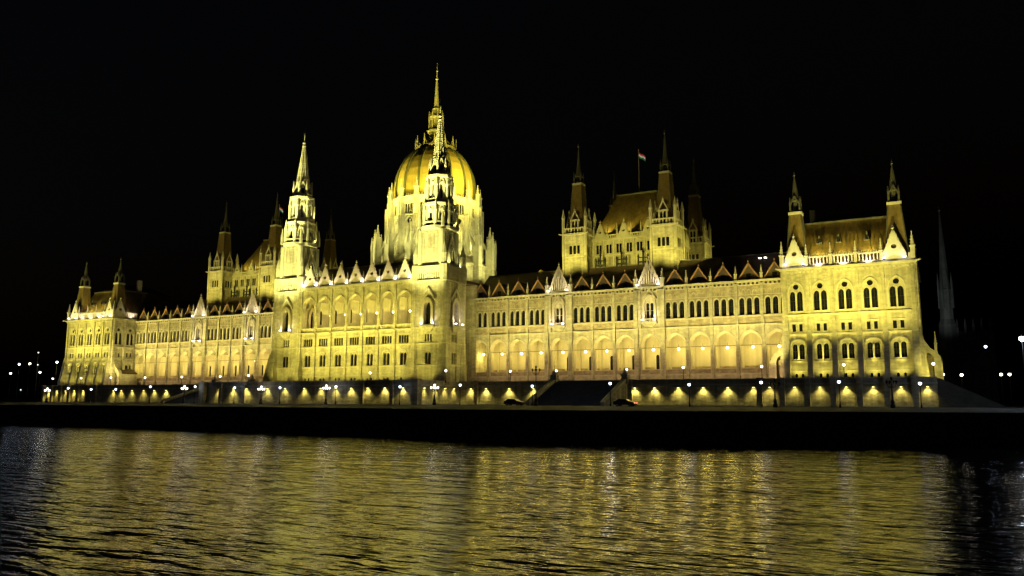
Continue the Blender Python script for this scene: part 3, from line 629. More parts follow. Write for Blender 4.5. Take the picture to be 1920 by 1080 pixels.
# ---- dome
DY = 31.4
def dome():
    D = section('dome', 'ribbed golden dome on a buttressed drum with pinnacles and a needle lantern')
    m = MB(Matrix.Translation((0, DY, 0))); n = 16; rot = math.pi/16
    def rm(k, off=0.0): return Matrix.Translation((0, DY, 0)) @ Matrix.Rotation(2*math.pi*k/n+off, 4, 'Z')
    ap = math.cos(math.pi/n)
    m.lathe(0, 0, [(17.6, 34), (17.4, 46.5), (17.9, 46.7), (17.9, 47.2), (14.0, 50.5)], n, STONE, rot)
    hw = 13.4*math.tan(math.pi/n)
    for k in range(n):
        m.M = rm(k)       # local -y outwards; facet distance R*ap
        y = -13.4; cell(m, -hw, hw, 50, 59.0, STONE, [(0, .75, 51.5, 55.6, .9)], .5, y=y); rcell(m, -hw, hw, 59.0, 62.0, 0, 60.4, .9, STONE, .5, y=y)
        cell(m, -hw, hw, 62.0, 66.4, STONE, [(dx, .38, 62.7, 65.6, 0) for dx in (-1.35, -.45, .45, 1.35)], .4, y=y)
        band(m, 0, 1.7, 58.6, 2.9, .3, y-.2, y, TRIM, 10, legs=6)
        m.box(-hw, hw, y-.3, y, 62.0, 62.35, TRIM); m.box(-hw-.05, hw+.05, y-.45, y+1.2, 66.4, 67.9, TRIM)
        for i in range(6): x = -hw+.5+(2*hw-1)*i/5; m.lathe(x, y-.2, [(.2, 67.9), (.03, 68.7)], 4, TRIM)
        band(m, 0, 1.2, 40, 1.8, .3, -17.45, -17.1, TRIM, 8, legs=3); m.box(-.8, .8, -17.35, -17.15, 37, 40.5, GLASS)
        if 8 <= k or k <= 8:
            place('drum_w', lambda: window('w', [(dx, .38, 62.7, 65.6, 0) for dx in (-1.35, -.45, .45, 1.35)], d=.3, transom=False), D, rm(k), 0, y, 0, name='gallery_window')
            place('drum_r', lambda: window('w', [(0, .75, 51.5, 55.6, .9)], circle=(0, 60.4, .9), d=.35), D, rm(k), 0, y, 0, name='drum_window')
        # piers on the corners
        m.M = rm(k, math.pi/n)
        m.box(-.62, .62, -14.9, -13.0, 50, 67.9, TRIM); m.box(-.8, .8, -15.1, -13.0, 62, 62.5, TRIM); m.box(-.75, .75, -15.05, -13.0, 57, 57.4, TRIM)
        m.box(-.35, .35, -15.5, -14.9, 50, 66, STONE)
        # flying buttress and outer pier
        m.hexa([(-.4,-18.2,50.2),(.4,-18.2,50.2),(.4,-14.6,56.2),(-.4,-14.6,56.2)], [(-.4,-18.2,51.6),(.4,-18.2,51.6),(.4,-14.6,57.6),(-.4,-14.6,57.6)], TRIM)
        m.frus(-1.1, 1.1, -20.0, -17, 34, -.8, .8, -19.6, -17, 46.5, STONE); m.box(-.8, .8, -19.5, -17.4, 46.5, 52.4, TRIM); m.box(-1.0, 1.0, -19.7, -17.2, 46.3, 46.9, TRIM)
        m.lathe(-.55, -19.3, [(.3, 52.4), (.3, 54), (.04, 57)], 5, TRIM); m.lathe(.55, -19.3, [(.3, 52.4), (.3, 54), (.04, 57)], 5, TRIM)
        pinn(D, rm(k, math.pi/n), 0, -14.3, 67.9, 5.4, .95); pinn(D, rm(k, math.pi/n), 0, -18.4, 52.4, 7.2, 1.25)
    m.build('drum', D)
    s = MB(Matrix.Translation((0, DY, 0))); prof = [(12.75, 66.8), (12.85, 69.5), (12.85, 72), (12.6, 74.6), (12.05, 77), (11.15, 79.3), (9.95, 81.4), (8.4, 83.3), (6.8, 84.7), (5.5, 85.5)]
    s.lathe(0, 0, prof, 16, DOMEM, rot)
    s.build('dome_shell', D)
    for k in range(16):
        rb = MB(rm(k, math.pi/n)); ys = [(r, z) for r, z in prof]
        for (r0, z0), (r1, z1) in zip(ys, ys[1:]): rb.bar((0, -r0-.02, z0), (0, -r1-.02, z1), .62, RIB)
        rb.build('dome_rib', D)
    c = MB(Matrix.Translation((0, DY, 0)))
    c.lathe(0, 0, [(5.4, 85.3), (6.3, 85.8), (6.3, 86.2), (3.4, 86.9), (1.9, 88.2), (1.7, 91.3)], 16, LEAD2)
    for k in range(12):
        c.M = Matrix.Translation((0, DY, 0)) @ Matrix.Rotation(2*math.pi*k/12, 4, 'Z')
        c.lathe(0, -6.4, [(.3, 86.2), (.24, 87.4), (.32, 87.5), (.04, 89.6)], 6, LEAD2); c.bar((-.8, -6.0, 86.3), (0, -6.0, 87.9), .18, LEAD2); c.bar((.8, -6.0, 86.3), (0, -6.0, 87.9), .18, LEAD2)
        c.bar((0, -5.2, 87), (0, -2.6, 90), .25, LEAD2)
    c.M = Matrix.Translation((0, DY, 0))
    c.lathe(0, 0, [(2.7, 91.3), (2.9, 91.6), (2.9, 92.0), (2.2, 92.1)], 8, LEAD2); c.lathe(0, 0, [(1.0, 92), (1.0, 97)], 8, LEAD2)
    for k in range(8):
        a = k*math.pi/4; x, y = 2.25*math.cos(a), 2.25*math.sin(a); c.lathe(x, y, [(.26, 92), (.26, 96.2), (.34, 96.3), (.04, 98.6)], 6, LEAD2)
    c.lathe(0, 0, [(2.1, 96.3), (2.2, 96.7), (1.5, 97.4), (1.25, 99), (1.35, 99.4), (.82, 100.2), (.3, 109.2), (.5, 109.5), (.2, 109.9), (.12, 112), (.34, 112.3), (.06, 112.7), (.04, 115)], 8, LEAD2)
    c.build('lantern', D); return D
LEAD2 = mat('weathered_gilding', (.30, .26, .12), .5, .25, 1.5)

# ---- upper halls over the wings
HXC, HYC, HA, HB = 66.9, 32.1, 12.0, 13.4
def turret_windows(): return [(dx, .42, 44.9, 47.2, 0) for dx in (-1.1, 0, 1.1)]
def hall(mir):
    H = section('upper_hall', 'square hall rising behind the wing with four spired corner turrets')
    sg = -1 if mir else 1
    m = MB(frame_at(0, 0, 0, mir)); x0, x1, y0, y1 = HXC-HA+1, HXC+HA-1, HYC-HB+1.5, HYC+HB-1.5
    m.box(x0, x1, y0, y1, 33, 44.4, STONE)
    sides = [(HXC, y0, 0, HA-1), (x1, HYC, math.pi/2, HB-1.5), (x0, HYC, -math.pi/2, HB-1.5), (HXC, y1, math.pi, HA-1)]
    for (cx, cy, ang, hl) in sides:
        M = frame_at(cx, cy, ang, mir); s = MB(M); hl2 = hl-2.6; n = 6; p = 2*hl2/n
        for i in range(n):
            xc = -hl2+p*(i+.5); cell(s, xc-p/2, xc+p/2, 44.4, 48.6, STONE, [(xc-.42, .34, 45.2, 47.6, 0), (xc+.42, .34, 45.2, 47.6, 0)], .4)
            s.box(xc-p/2-.14, xc-p/2+.14, -.3, 0, 36, 48.6, TRIM)
            vis = (ang == 0) or (ang == math.pi/2 and not mir) or (ang == -math.pi/2 and mir)
            if vis: place('h_win', lambda: window('w', [(-.42, .34, 45.2, 47.6, 0), (.42, .34, 45.2, 47.6, 0)], d=.3, transom=False), H, M, xc, name='paired_window')
        cell(s, -hl, -hl2, 44.4, 48.6, STONE); cell(s, hl2, hl, 44.4, 48.6, STONE)
        s.box(-hl, hl, -.35, .3, 48.6, 49.1, TRIM); s.box(-hl, hl, -.3, 0, 44.5, 44.8, TRIM); s.box(-hl, hl, -.2, 0, 40.4, 40.65, TRIM)
        balustrade(s, -hl2-1, hl2+1, -.2, 49.1, 50.2, TRIM, .6, .22, .25)
        for i in range(3):
            xc = (i-1)*(hl2*.78)
            if ang in (0,) or (ang == math.pi/2 and not mir) or (ang == -math.pi/2 and mir):
                place('h_gab', lambda: gable_mb(3.0, 3.9, 'hole', TRIM, .6), H, M, xc, -.25, 49.1, name='dormer_gable')
            for q in (-1, 1): s.lathe(xc+q*1.9, 0, [(.24, 49.1), (.22, 51.6), (.03, 53.2)], 5, TRIM)
        off = len(m.v)
        for mm in s.ms:
            if mm not in m.ms: m.ms.append(mm)
        m.v += s.v; m.f += [[off+i for i in f] for f in s.f]; m.mi += [m.ms.index(s.ms[k]) for k in s.mi]
    m.build('hall_walls', H)
    r = MB(frame_at(0, 0, 0, mir))
    r.frus(x0+1.2, x1-1.2, y0+.9, y1-.9, 48.8, HXC-5.5, HXC+5.5, HYC-1.6, HYC+1.6, 63.0, TILE)
    r.box(HXC-5.7, HXC+5.7, HYC-1.8, HYC+1.8, 63.0, 63.4, LEAD); r.build('roof', H)
    for tx in (HXC-HA, HXC+HA):
        for ty in (HYC-HB, HYC+HB):
            t = MB(); q = 3.15
            for k in range(4):
                t.M = Matrix.Rotation(k*math.pi/2, 4, 'Z') @ Matrix.Translation((0, -q, 0))
                cell(t, -q, q, 33, 44.2, STONE); cell(t, -q, q, 44.2, 50.3, STONE, turret_windows(), .4)
                t.box(-q+.35, q-.35, -.16, 0, 44.0, 44.3, TRIM); t.box(-q, q, -.35, .3, 50.0, 50.5, TRIM)
                t.box(-1.6, 1.6, .30, .34, 44.8, 47.3, GLASS)
                for i in range(7): x = -q+.6+(2*q-1.2)*i/6; t.box(x-.14, x+.14, -.05, .25, 50.5, 51.7, TRIM)
                t.box(-q+.4, q-.4, -.1, .3, 51.7, 52.0, TRIM)
                t.box(-1.15, -.8, 0, .6, 50.5, 54.2, TRIM); t.box(.8, 1.15, 0, .6, 50.5, 54.2, TRIM); t.box(-.08, .08, .1, .5, 50.5, 54.0, TRIM); t.box(-1.1, 1.1, .5, .58, 50.5, 53.6, GLASS)
                t.bar((-1.35, .3, 53.8), (0, .3, 56.6), .26, TRIM); t.bar((1.35, .3, 53.8), (0, .3, 56.6), .26, TRIM); t.box(-1.0, 1.0, .1, .5, 53.8, 54.2, TRIM); t.lathe(0, .3, [(.1, 56.4), (.26, 56.9), (.03, 57.6)], 5, TRIM)
                t.bar((-q+.1, 0, 50.2), (-q-.9, -1.0, 50.3), .26, TRIM)
            t.M = Matrix.Identity(4)
            for a in (-1, 1):
                for b in (-1, 1):
                    t.lathe(a*q, b*q, [(.42, 44.4), (.42, 54.6), (.55, 54.7), (.06, 57.2)], 6, TRIM); t.lathe(a*q*.98, b*q*.98, [(.5, 33), (.45, 44.4)], 6, STONE)
            key = 'turret'
            if key not in ST.d: ST.d[key] = t.build('turret')
            else: ST.d[key] = ST.d[key].copy(); COL.objects.link(ST.d[key])
            o = ST.d[key]; o.parent = H; o.location = (sg*tx, ty, 0)
            def tsp():
                s = MB(); s.lathe(0, 0, [(2.75, 50.8), (2.35, 56.5), (1.7, 64.0)], 4, TILE, math.pi/4)
                for k in range(4):
                    a = math.pi/4+k*math.pi/2; c_, s_ = math.cos(a), math.sin(a)
                    s.bar((2.37*c_, 2.37*s_, 56.5), (1.72*c_, 1.72*s_, 64.0), .16, LEAD); s.box(1.35*c_-.15, 1.35*c_+.15, 1.35*s_-.15, 1.35*s_+.15, 64.5, 66.4, LEAD); s.lathe(1.35*c_, 1.35*s_, [(.2, 66.4), (.03, 67.8)], 4, LEAD)
                    for j in range(9): zz = 57+.8*j; rr = 2.45-.087*(j*.8+.5); s.box(rr*c_-.09, rr*c_+.09, rr*s_-.09, rr*s_+.09, zz, zz+.2, LEAD)
                s.lathe(0, 0, [(1.9, 64.0), (1.95, 64.5)], 4, TRIM3, math.pi/4)
                s.lathe(0, 0, [(.5, 64.5), (.5, 66.2), (1.1, 66.3), (.75, 67.8), (.55, 68.8), (.12, 74.6), (.28, 74.8), (.03, 76.0)], 8, LEAD); return s
            ST.put('hspire', tsp, H, (sg*tx, ty, 0), name='turret_spire')
    return H
TRIM3 = mat('spire_band', (.35, .33, .27), .7, .15, 1.0)
def finial():
    b = MB()
    for x, h in ((-1.3, 2.6), (0, 4.2), (1.3, 2.6)): b.lathe(x, 0, [(.28, -.8), (.22, h*.7), (.34, h*.72), (.04, h)], 6, IRON)
    b.box(-1.5, 1.5, -.12, .12, .3, .7, IRON); b.box(-1.5, 1.5, -.1, .1, 1.5, 1.75, IRON); return b
for mir in (False, True): pavilion(mir); wing(mir); hall(mir)
central(); tower(1); tower(-1); dome()
# vents and a low lit ridge behind the inner part of the near wing
lk = MB(); lk.box(36, 46, 24, 34, 33, 39.5, SLATE); lk.prism([(35.5, 39.5), (46.5, 39.5), (41, 43)], 23.5, 34, TILE)
for x in (38.5, 43.5): lk.box(x-.7, x+.7, 22.9, 24.5, 39.6, 41.2, TRIM)
lo = section('link_roof'); lk.build('link_roof_ridge', lo)
# ------------------------------------------------------------------ ground, quay, terrace, water
bank = [(-3000, -50), (-400, -42), (-124, -35), (-87, -38), (-33, -39), (2, -41), (37, -46), (60, -49.5), (80, -49), (98, -44.5), (116, -39), (137, -33), (150, -29.5), (400, -12), (3000, 60)]
ROADY = -10.0
Zq, Zb = 5.95, 5.3
def groundmat():
    return mat('asphalt', (.035, .035, .036), .9, .3, .5, bump=.3)
ASPH = groundmat(); QUAYW = mat('quay_wall_stone', (.045, .044, .042), .9, .3, .4, bump=.5)
DIRT = mat('dark_ground', (.03, .03, .026), .95, .3, .2, bump=.4); GRASSM = mat('slope_ground', (.05, .05, .042), .95, .3, .6, bump=.5)
q = MB()
for (ax, ay), (bx, by) in zip(bank, bank[1:]):
    q.add([(ax,ay,Zb),(bx,by,Zb),(bx,max(by+.1,-28) if by < -28 else by+8,5.9),(ax,max(ay+.1,-28) if ay < -28 else ay+8,5.9)], [(0,1,2,3)], ASPH)
q.add([(-3000,-28.05,5.9),(160,-28.05,5.9),(160,-7,Zq),(-3000,-7,Zq)], [(0,1,2,3)], ASPH)
q.add([(160,-28,5.85),(3000,60,5.85),(3000,70,5.9),(160,-7,5.95)], [(0,1,2,3)], ASPH)
struct(q.build('quay_road'))
g = MB(); g.add([(-3000,-7.0,5.93),(3000,-7.0,5.93),(3000,3500,5.93),(-3000,3500,5.93)], [(0,1,2,3)], DIRT); struct(g.build('ground'))
w = MB()
for (ax, ay), (bx, by) in zip(bank, bank[1:]):
    w.add([(ax,ay-1.2,-1.0),(bx,by-1.2,-1.0),(bx,by,Zb-.3),(ax,ay,Zb-.3)], [(0,1,2,3)], QUAYW)
    w.add([(ax,ay-.15,Zb-.3),(bx,by-.15,Zb-.3),(bx,by-.15,Zb+.05),(ax,ay-.15,Zb+.05)], [(0,1,2,3)], QUAYW)
    w.add([(ax,ay-.15,Zb+.05),(bx,by-.15,Zb+.05),(bx,by+.6,Zb+.05),(ax,ay+.6,Zb+.05)], [(0,1,2,3)], QUAYW)
tag(w.build('quay_wall'), 'dark sloping stone quay wall dropping from the road to the river', 'quay wall')

# water: a sheet with many sizes of ripple
def watermat():
    m = bpy.data.materials.new('river_water'); m.use_nodes = True; n = m.node_tree; b = n.nodes['Principled BSDF']
    b.inputs['Base Color'].default_value = (.006, .009, .008, 1); b.inputs['Roughness'].default_value = .09; b.inputs['IOR'].default_value = 1.333
    b.inputs['Specular IOR Level'].default_value = 1.0
    tc = n.nodes.new('ShaderNodeTexCoord'); last = None
    for sc_, amp, st, rz in ((.07, .18, (1, 1, 1), 20), (.20, .27, (.55, 1.6, 1), 28), (.5, .22, (.5, 1.7, 1), 34), (1.3, .055, (.55, 1.6, 1), 24), (4.0, .014, (.7, 1.4, 1), 20)):
        mp = n.nodes.new('ShaderNodeMapping'); mp.inputs['Scale'].default_value = st; mp.inputs['Rotation'].default_value = (0, 0, R(rz))
        ns = n.nodes.new('ShaderNodeTexNoise'); ns.inputs['Scale'].default_value = sc_; ns.inputs['Detail'].default_value = 2; ns.inputs['Distortion'].default_value = .4
        n.links.new(tc.outputs['Object'], mp.inputs[0]); n.links.new(mp.outputs[0], ns.inputs['Vector'])
        mu = n.nodes.new('ShaderNodeMath'); mu.operation = 'MULTIPLY'; mu.inputs[1].default_value = amp; n.links.new(ns.outputs[0], mu.inputs[0])
        if last is None: last = mu.outputs[0]
        else:
            ad = n.nodes.new('ShaderNodeMath'); n.links.new(last, ad.inputs[0]); n.links.new(mu.outputs[0], ad.inputs[1]); last = ad.outputs[0]
    bp = n.nodes.new('ShaderNodeBump'); bp.inputs['Strength'].default_value = 1.0; bp.inputs['Distance'].default_value = 1.0
    n.links.new(last, bp.inputs['Height']); n.links.new(bp.outputs[0], b.inputs['Normal']); return m
wm = MB(); wm.add([(-3000,-2500,0),(3000,-2500,0),(3000,120,0),(-3000,120,0)], [(0,1,2,3)], watermat()); struct(wm.build('water'))

# terrace and embankment wall
TP = [(-134, -7), (-34, -7), (-34, -25), (34, -25), (34, -7), (136.8, -7)]
t = MB(); t.box(-134, 136.8, -6.6, 60, 5.9, G, WALLM); t.box(-33.6, 33.6, -24.6, -6.6, 5.9, G, WALLM); struct(t.build('terrace'))
e = MB()
def wall_run(p, q_):
    (ax, ay), (bx, by) = p, q_; L = math.hypot(bx-ax, by-ay); a = math.atan2(by-ay, bx-ax)
    e.M = Matrix.Translation((ax, ay, 0)) @ Matrix.Rotation(a, 4, 'Z')
    e.box(0, L, .02, .4, 5.9, 10.2, WALLM); e.box(-.1, L+.1, -.22, .5, 10.2, 10.5, CONC); e.box(0, L, -.02, .4, 10.5, 11.3, WALLM); e.box(-.08, L+.08, -.16, .5, 11.3, 11.5, CONC)
    e.box(0, L, -.5, .02, 5.9, 6.15, CONC); e.box(0, L, -.12, .02, 6.15, 6.9, WALLM)
for k in range(5): wall_run(TP[k], TP[k+1])
e.M = Matrix.Identity(4)
for x in [PX0+S*k for k in range(0, 6)]+[-(PX0+S*k) for k in range(0, 6)]: e.box(x-.55, x+.55, -7.75, -7.0, 5.9, 11.3, WALLM); e.box(x-.65, x+.65, -7.85, -6.9, 11.3, 11.62, CONC)
for x in (-34, 34): e.box(x-.9, x+.9, -25.9, -24.1, 5.9, 11.7, WALLM)
for x in (-27.5, 27.5, 19, -19): e.box(x-.45, x+.45, -25.6, -25.0, 5.9, 11.3, WALLM)
for x in (105.2, -105.2, 77.9, 59.1, 39): e.box(x-.5, x+.5, -7.7, -7, 5.9, 11.6, WALLM)
e.box(136.4, 136.8, -7, 3.4, 5.9, 11.3, WALLM)
tag(e.build('embankment_wall'), 'tall grey embankment wall with pilasters and a row of yellow downlights', 'embankment wall')

# stairs
def stair(x0, x1, y0, y1, label):
    o = thing('stone_stair', label, 'staircase', ((x0+x1)/2, (y0+y1)/2, 5.9)); s = MB(Matrix.Translation((-(x0+x1)/2, -(y0+y1)/2, -5.9))); n = 34
    for i in range(n):
        a = y0+(y1-y0)*i/n; b = y0+(y1-y0)*(i+1)/n; s.box(x0+.8, x1-.8, b, a if i else y0-.01, 5.92, 11.3-(5.2)*i/n, STEP)
    s.build('step_flight', o)
    for x in (x0+.4, x1-.4):
        b = MB(s.M); b.hexa([(x-.4,y1-.6,5.9),(x+.4,y1-.6,5.9),(x+.4,y0,5.9),(x-.4,y0,5.9)], [(x-.4,y1-.6,6.5),(x+.4,y1-.6,6.5),(x+.4,y0,11.9),(x-.4,y0,11.9)], WALLM); b.hexa([(x-.5,y1-.7,6.5),(x+.5,y1-.7,6.5),(x+.5,y0,11.9),(x-.5,y0,11.9)], [(x-.5,y1-.7,6.75),(x+.5,y1-.7,6.75),(x+.5,y0,12.15),(x-.5,y0,12.15)], CONC)
        b.box(x-.7, x+.7, y0-1.2, y0+.2, 10.5, 12.5, WALLM); b.box(x-.85, x+.85, y0-1.35, y0+.35, 12.5, 12.75, CONC)
        b.lathe(x, y0-.5, [(.45, 12.75), (.5, 13.1), (.3, 13.5), (.12, 13.9)], 8, CONC); b.build('side_wall', o)
stair(59.6, 77.4, -7.25, -20.5, 'wide dark stair down to the road beneath the near wing')
stair(-50, -34.4, -7.25, -25, 'wide dark stair down to the road beneath the far wing')
sl = MB(); sl.hexa([(136.8,-8,5.9),(147.5,-8,5.9),(150,40,5.9),(136.8,40,5.9)], [(136.82,-6.5,11.2),(137.3,-6.5,11.2),(138,40,11.2),(136.82,40,11.2)], GRASSM); struct(sl.build('slope'))

# ------------------------------------------------------------------ wall downlights on the embankment
EM_Y = emis('yellow_lamp_glass', (1.0, .86, .25), 4); EM_W = emis('white_lamp_glass', (1.0, .90, .70), 4.5); EM_B = emis('blue_white_lamp_glass', (.62, .74, 1.0), 4.5)
EM_G = emis('gallery_lamp_glass', (1.0, .86, .5), 5); EM_F = emis('flood_lens', (1.0, .93, .82), 7); EM_C = emis('lantern_glass', (1.0, .95, .8), 3.0); EM_D = emis('dim_lamp_glass', (.9, .95, 1.0), .5)
ORD = ['first', 'second', 'third', 'fourth', 'fifth', 'sixth', 'seventh', 'eighth', 'ninth', 'tenth', 'eleventh', 'twelfth', 'thirteenth', 'fourteenth', 'fifteenth', 'sixteenth', 'seventeenth', 'eighteenth', 'nineteenth', 'twentieth']
def wall_light(x, y, ang, label, group='yellow downlights along the embankment wall', P=240):
    key = 'wl'
    if key not in ST.d:
        b = MB(); b.box(-.22, .22, -.42, 0, -.05, .12, IRON); b.box(-.17, .17, -.36, -.06, -.10, -.05, EM_Y); o = b.build('wall_downlight')
    else: o = ST.d[key].copy(); COL.objects.link(o)
    ST.d[key] = o; o.location = (x, y, 9.75); o.rotation_euler.z = ang; tag(o, label, 'wall light', group)
    d = Vector((math.sin(ang), -math.cos(ang), 0)); p = Vector((x, y, 9.55))+d*.5
    spot(p, p+Vector((0, 0, -1))-d*random.uniform(.2, .42), P*random.uniform(.72, 1.2), (1.0, .85, .2), 112, .8, .12)
rw = [(111.93+S*k, -7.0) for k in range(5)]
for i, (x, y) in enumerate(rw): wall_light(x, y, 0, f'yellow downlight on the wall below the near pavilion, {ORD[i]} window column from the wing')
wall_light(135.2, -7, 0, 'last yellow downlight at the near end of the embankment wall', )
wall_light(107.2, -7, 0, 'yellow downlight on the narrow wall panel between near wing and near pavilion')
for i, x in enumerate((78.9, 83.3, 88.5, 93.8, 98.9, 104.0)): wall_light(x, -7, 0, f'yellow downlight on the wall right of the near stair, {ORD[i]} from the stair', P=320)
for i, x in enumerate((54.3, 47.9, 41.6, 37.4)): wall_light(x, -7, 0, f'yellow downlight on the wall between near stair and bastion, {ORD[i]} from the stair', P=320)
for i, y in enumerate((-22, -17.5, -13.5, -9.6)): wall_light(34, y, math.pi/2, f'yellow downlight on the side of the central bastion, {ORD[i]} from its corner')
cx_ = []
for i, u in enumerate((412, 438, 463, 502, 535, 571, 602, 630, 659, 690, 722, 756)):
    x = at(u, 737, -25).x; wall_light(x, -25, 0, f'yellow downlight on the central bastion wall, {ORD[i]} from the far stair', P=230 if i > 2 else 330)
for i, x in enumerate([-(111.93+S*k) for k in (4, 3, 2, 1, 0)]+[at(u, 735, -7).x for u in (213, 228, 248, 270, 290, 312)]):
    wall_light(x, -7, 0, f'yellow downlight on the wall left of the far stair, {ORD[i]} from the far end')

# ------------------------------------------------------------------ lamps in the galleries
def gallery_lamp(x, y, z, label, group, P=185, col=AR):
    if 'gl' not in ST.d:
        b = MB(); b.lathe(0, 0, [(.03, .0), (.03, .9)], 6, IRON); b.lathe(0, 0, [(.3, -.02), (.1, .1), (.03, .2)], 8, IRON); o = b.build('gallery_lamp')
        c = MB(); c.lathe(0, 0, [(.06, -.52), (.2, -.46), (.28, -.28), (.22, -.06), (.1, -.02)], 12, EM_G); c.build('lamp_globe', o)
    else:
        s = ST.d['gl']; o = s.copy(); COL.objects.link(o)
        for ch in s.children:
            if ch.type == 'MESH': dch = ch.copy(); COL.objects.link(dch); dch.parent = o
    ST.d['gl'] = o; o.location = (x, y, z); tag(o, label, 'lamp', group)
    point((x, y-.1, z-.95), P, col, .6)
near = 'hanging lamp in the near wing gallery, {} arch from the central tower'; far = 'hanging lamp in the far wing gallery, {} arch from the central tower'
for i in range(14):
    xc = (Bx[i]+Bx[i+1])/2; z = 19.3
    gallery_lamp(xc, WY+2.1, z, near.format(ORD[i]), 'hanging lamps in the wing arcades')
    b = MB(); 
    gallery_lamp(-xc, WY+2.1, z, far.format(ORD[i]), 'hanging lamps in the wing arcades')
for i in range(7): gallery_lamp((i-3)*CP, CY+2.6, 30.3, f'hanging lamp in the central loggia, {ORD[i]} arch counted from the far tower', 'hanging lamps in the loggia', 70)

# ------------------------------------------------------------------ small white floodlights at gables and canopied windows
def flood(x, y, z, label, group, P, target, col=WH, ang=110):
    if 'fl' not in ST.d:
        b = MB(); b.box(-.17, .17, -.15, .15, -.18, .05, IRON); b.frus(-.16, .16, -.13, .13, .05, -.24, .24, -.2, .2, .26, EM_F); o = b.build('small_floodlight')
    else: o = ST.d['fl'].copy(); COL.objects.link(o)
    ST.d['fl'] = o; o.location = (x, y, z); tag(o, label, 'floodlight', group)
    spot((x, y-.05, z+.35), target, P, col, ang, .6, .15)
for sg, nm in ((1, 'near'), (-1, 'far')):
    for i, which in ((4, 'closer to'), (8, 'further from')):
        xc = sg*(Bx[i]+Bx[i+1])/2
        for s_, sd in ((-1, 'upstream'), (1, 'downstream')):
            side = 'left' if s_ < 0 else 'right'
            flood(xc+s_*2.55, WY-1.15, 34.2, f'small white floodlight at {side} foot of {nm} wing lancet gable {which} central tower', 'white floodlights at the gables', 200, (xc+s_*.8, WY, 38))
            flood(xc+s_*1.5, WY-1.2, 25.8, f'small white floodlight at {side} foot of {nm} wing canopied window {which} central tower', 'white floodlights at the windows', 110, (xc+s_*1.3, WY-.2, 30))
    for s_ in (-1, 1):
        side = 'left' if s_ < 0 else 'right'
        for s2 in (-1, 1):
            flood(sg*TX+s2*1.75, CY-1.1, 26.0, f'small white floodlight at {"left" if s2 < 0 else "right"} foot of canopied window on {nm} tower', 'white floodlights at the windows', 130, (sg*TX+s2*1.5, CY-.3, 30)) if s_ < 0 else None
        for j, gx in enumerate((111.93, 111.93+4*S)):
            flood(sg*gx+s_*1.8, -.9, 34.95, f'small white floodlight at {side} foot of {"inner" if j == 0 else "outer"} gable on {nm} pavilion', 'white floodlights at the gables', 60, (sg*gx+s_*.6, .2, 38))
    # strips behind the balustrades
for sx_ in (-1, 1): flood(TX+5.0+.9, CY+5+sx_*1.6, 26.0, f'small white floodlight at {"front" if sx_ < 0 else "back"} foot of side window of near tower', 'white floodlights at the windows', 130, (TX+5.2, CY+5+sx_*1.3, 30))
for i in range(8):
    x = (i-3.5)*CP; xx = x+(.7 if i == 0 else -.7 if i == 7 else 0)
    flood(xx, CY-.75, 38.2, f'small white floodlight between the central gables, {ORD[i]} from the far tower', 'white floodlights at the gables', 240, (xx, CY+.3, 41), ang=150)
for sg in (1, -1):
    for k in (1, 2, 3): spot((sg*(111.93+S*k), 1.2, 35.0), (sg*(111.93+S*k), .3, 36.6), 200, WH, 150, .5, .3)
    for k in (1, 2, 3): spot((sg*(111.93+S*k), -.9, 34.7), (sg*(111.93+S*k), .3, 37.0), 130, WH, 150, .5, .3)
    for k in (1, 2, 3): spot((sg*(111.93+S*k), .9, 36.6), (sg*(111.93+S*k), 4, 41), 700, YG, 110, .6, .3)
    spot((sg*112, -24, 9), (sg*112.3, 3.3, 49), 20000, YT, 22, .8, .3); spot((sg*131, -24, 9), (sg*131.3, 3.3, 49), 20000, YT, 22, .8, .3)
for y in (6.5, ): spot((-108.6, y, 35.2), (-109.8, y, 37.5), 200, WH, 150, .5, .3)

# ------------------------------------------------------------------ big floodlights (ground and roof)
for k in range(5):
    for sg in (1, -1):
        x = sg*(111.93+S*k); spot((x, -2.1, 11.3), (x, 0, 16), 330, YG, 110, .9, .3); spot((x, -2.0, 11.3), (x, -.1, 19), 3600, YG, 36, 1.0, .3)
        spot((x, -24, 8.0), (x, 0, 32), 13500, YG, 44, .6, .5)
for i in range(14):
    xc = (Bx[i]+Bx[i+1])/2
    for sg in (1, -1):
        spot((sg*xc, -6.2, 11.7), (sg*xc, WY, 30), 7200, OR, 66, 1.0, .4); spot((sg*xc, -6.2, 11.7), (sg*xc, WY, 16), 750, (1, .66, .28), 80, 1.0, .4)
for i in range(7):
    x = (i-3)*CP; spot((x, -14, 11.6), (x, CY, 19), 1500, YG, 95, .8, .4); spot((x, -24.2, 11.6), (x, CY, 30), 6000, YG, 60, .7, .4)
for sg in (1, -1):
    spot((sg*TX, -14, 11.6), (sg*TX, CY, 19), 1200, YG, 95, .8, .4); spot((sg*TX, -24.2, 11.6), (sg*TX, CY, 34), 8500, YG, 60, .7, .4)
    spot((sg*TX, -34, 8), (sg*TX, CY+4, 64), 140000, YT, 36, .6, .5); spot((sg*TX, -34, 8), (sg*TX, CY+4, 74), 420000, YT, 15, .8, .5)
    # parapet of the tower: uplights at its four sides
    for dx, dy in ((0, -1), (1, 0), (-1, 0)):
        for o_ in (-2.6, 2.6):
            px = sg*TX+dx*4.6+(o_ if dx == 0 else 0); py = CY+5+dy*4.6+(o_ if dy == 0 else 0)
            spot((px, py, 41.3), (sg*TX+dx*1.5, CY+5+dy*1.5, 52), 380, YT, 80, .7, .2)
    for dx, dy in ((0, -1), (1, 0)):
        spot((sg*TX+dx*4.4, CY+5+dy*4.4, 52.0), (sg*TX, CY+5, 66), 500, YT, 90, .7, .2)
        spot((sg*TX+dx*4.2, CY+5+dy*4.2, 58.8), (sg*TX, CY+5, 74), 600, YT, 70, .7, .2)
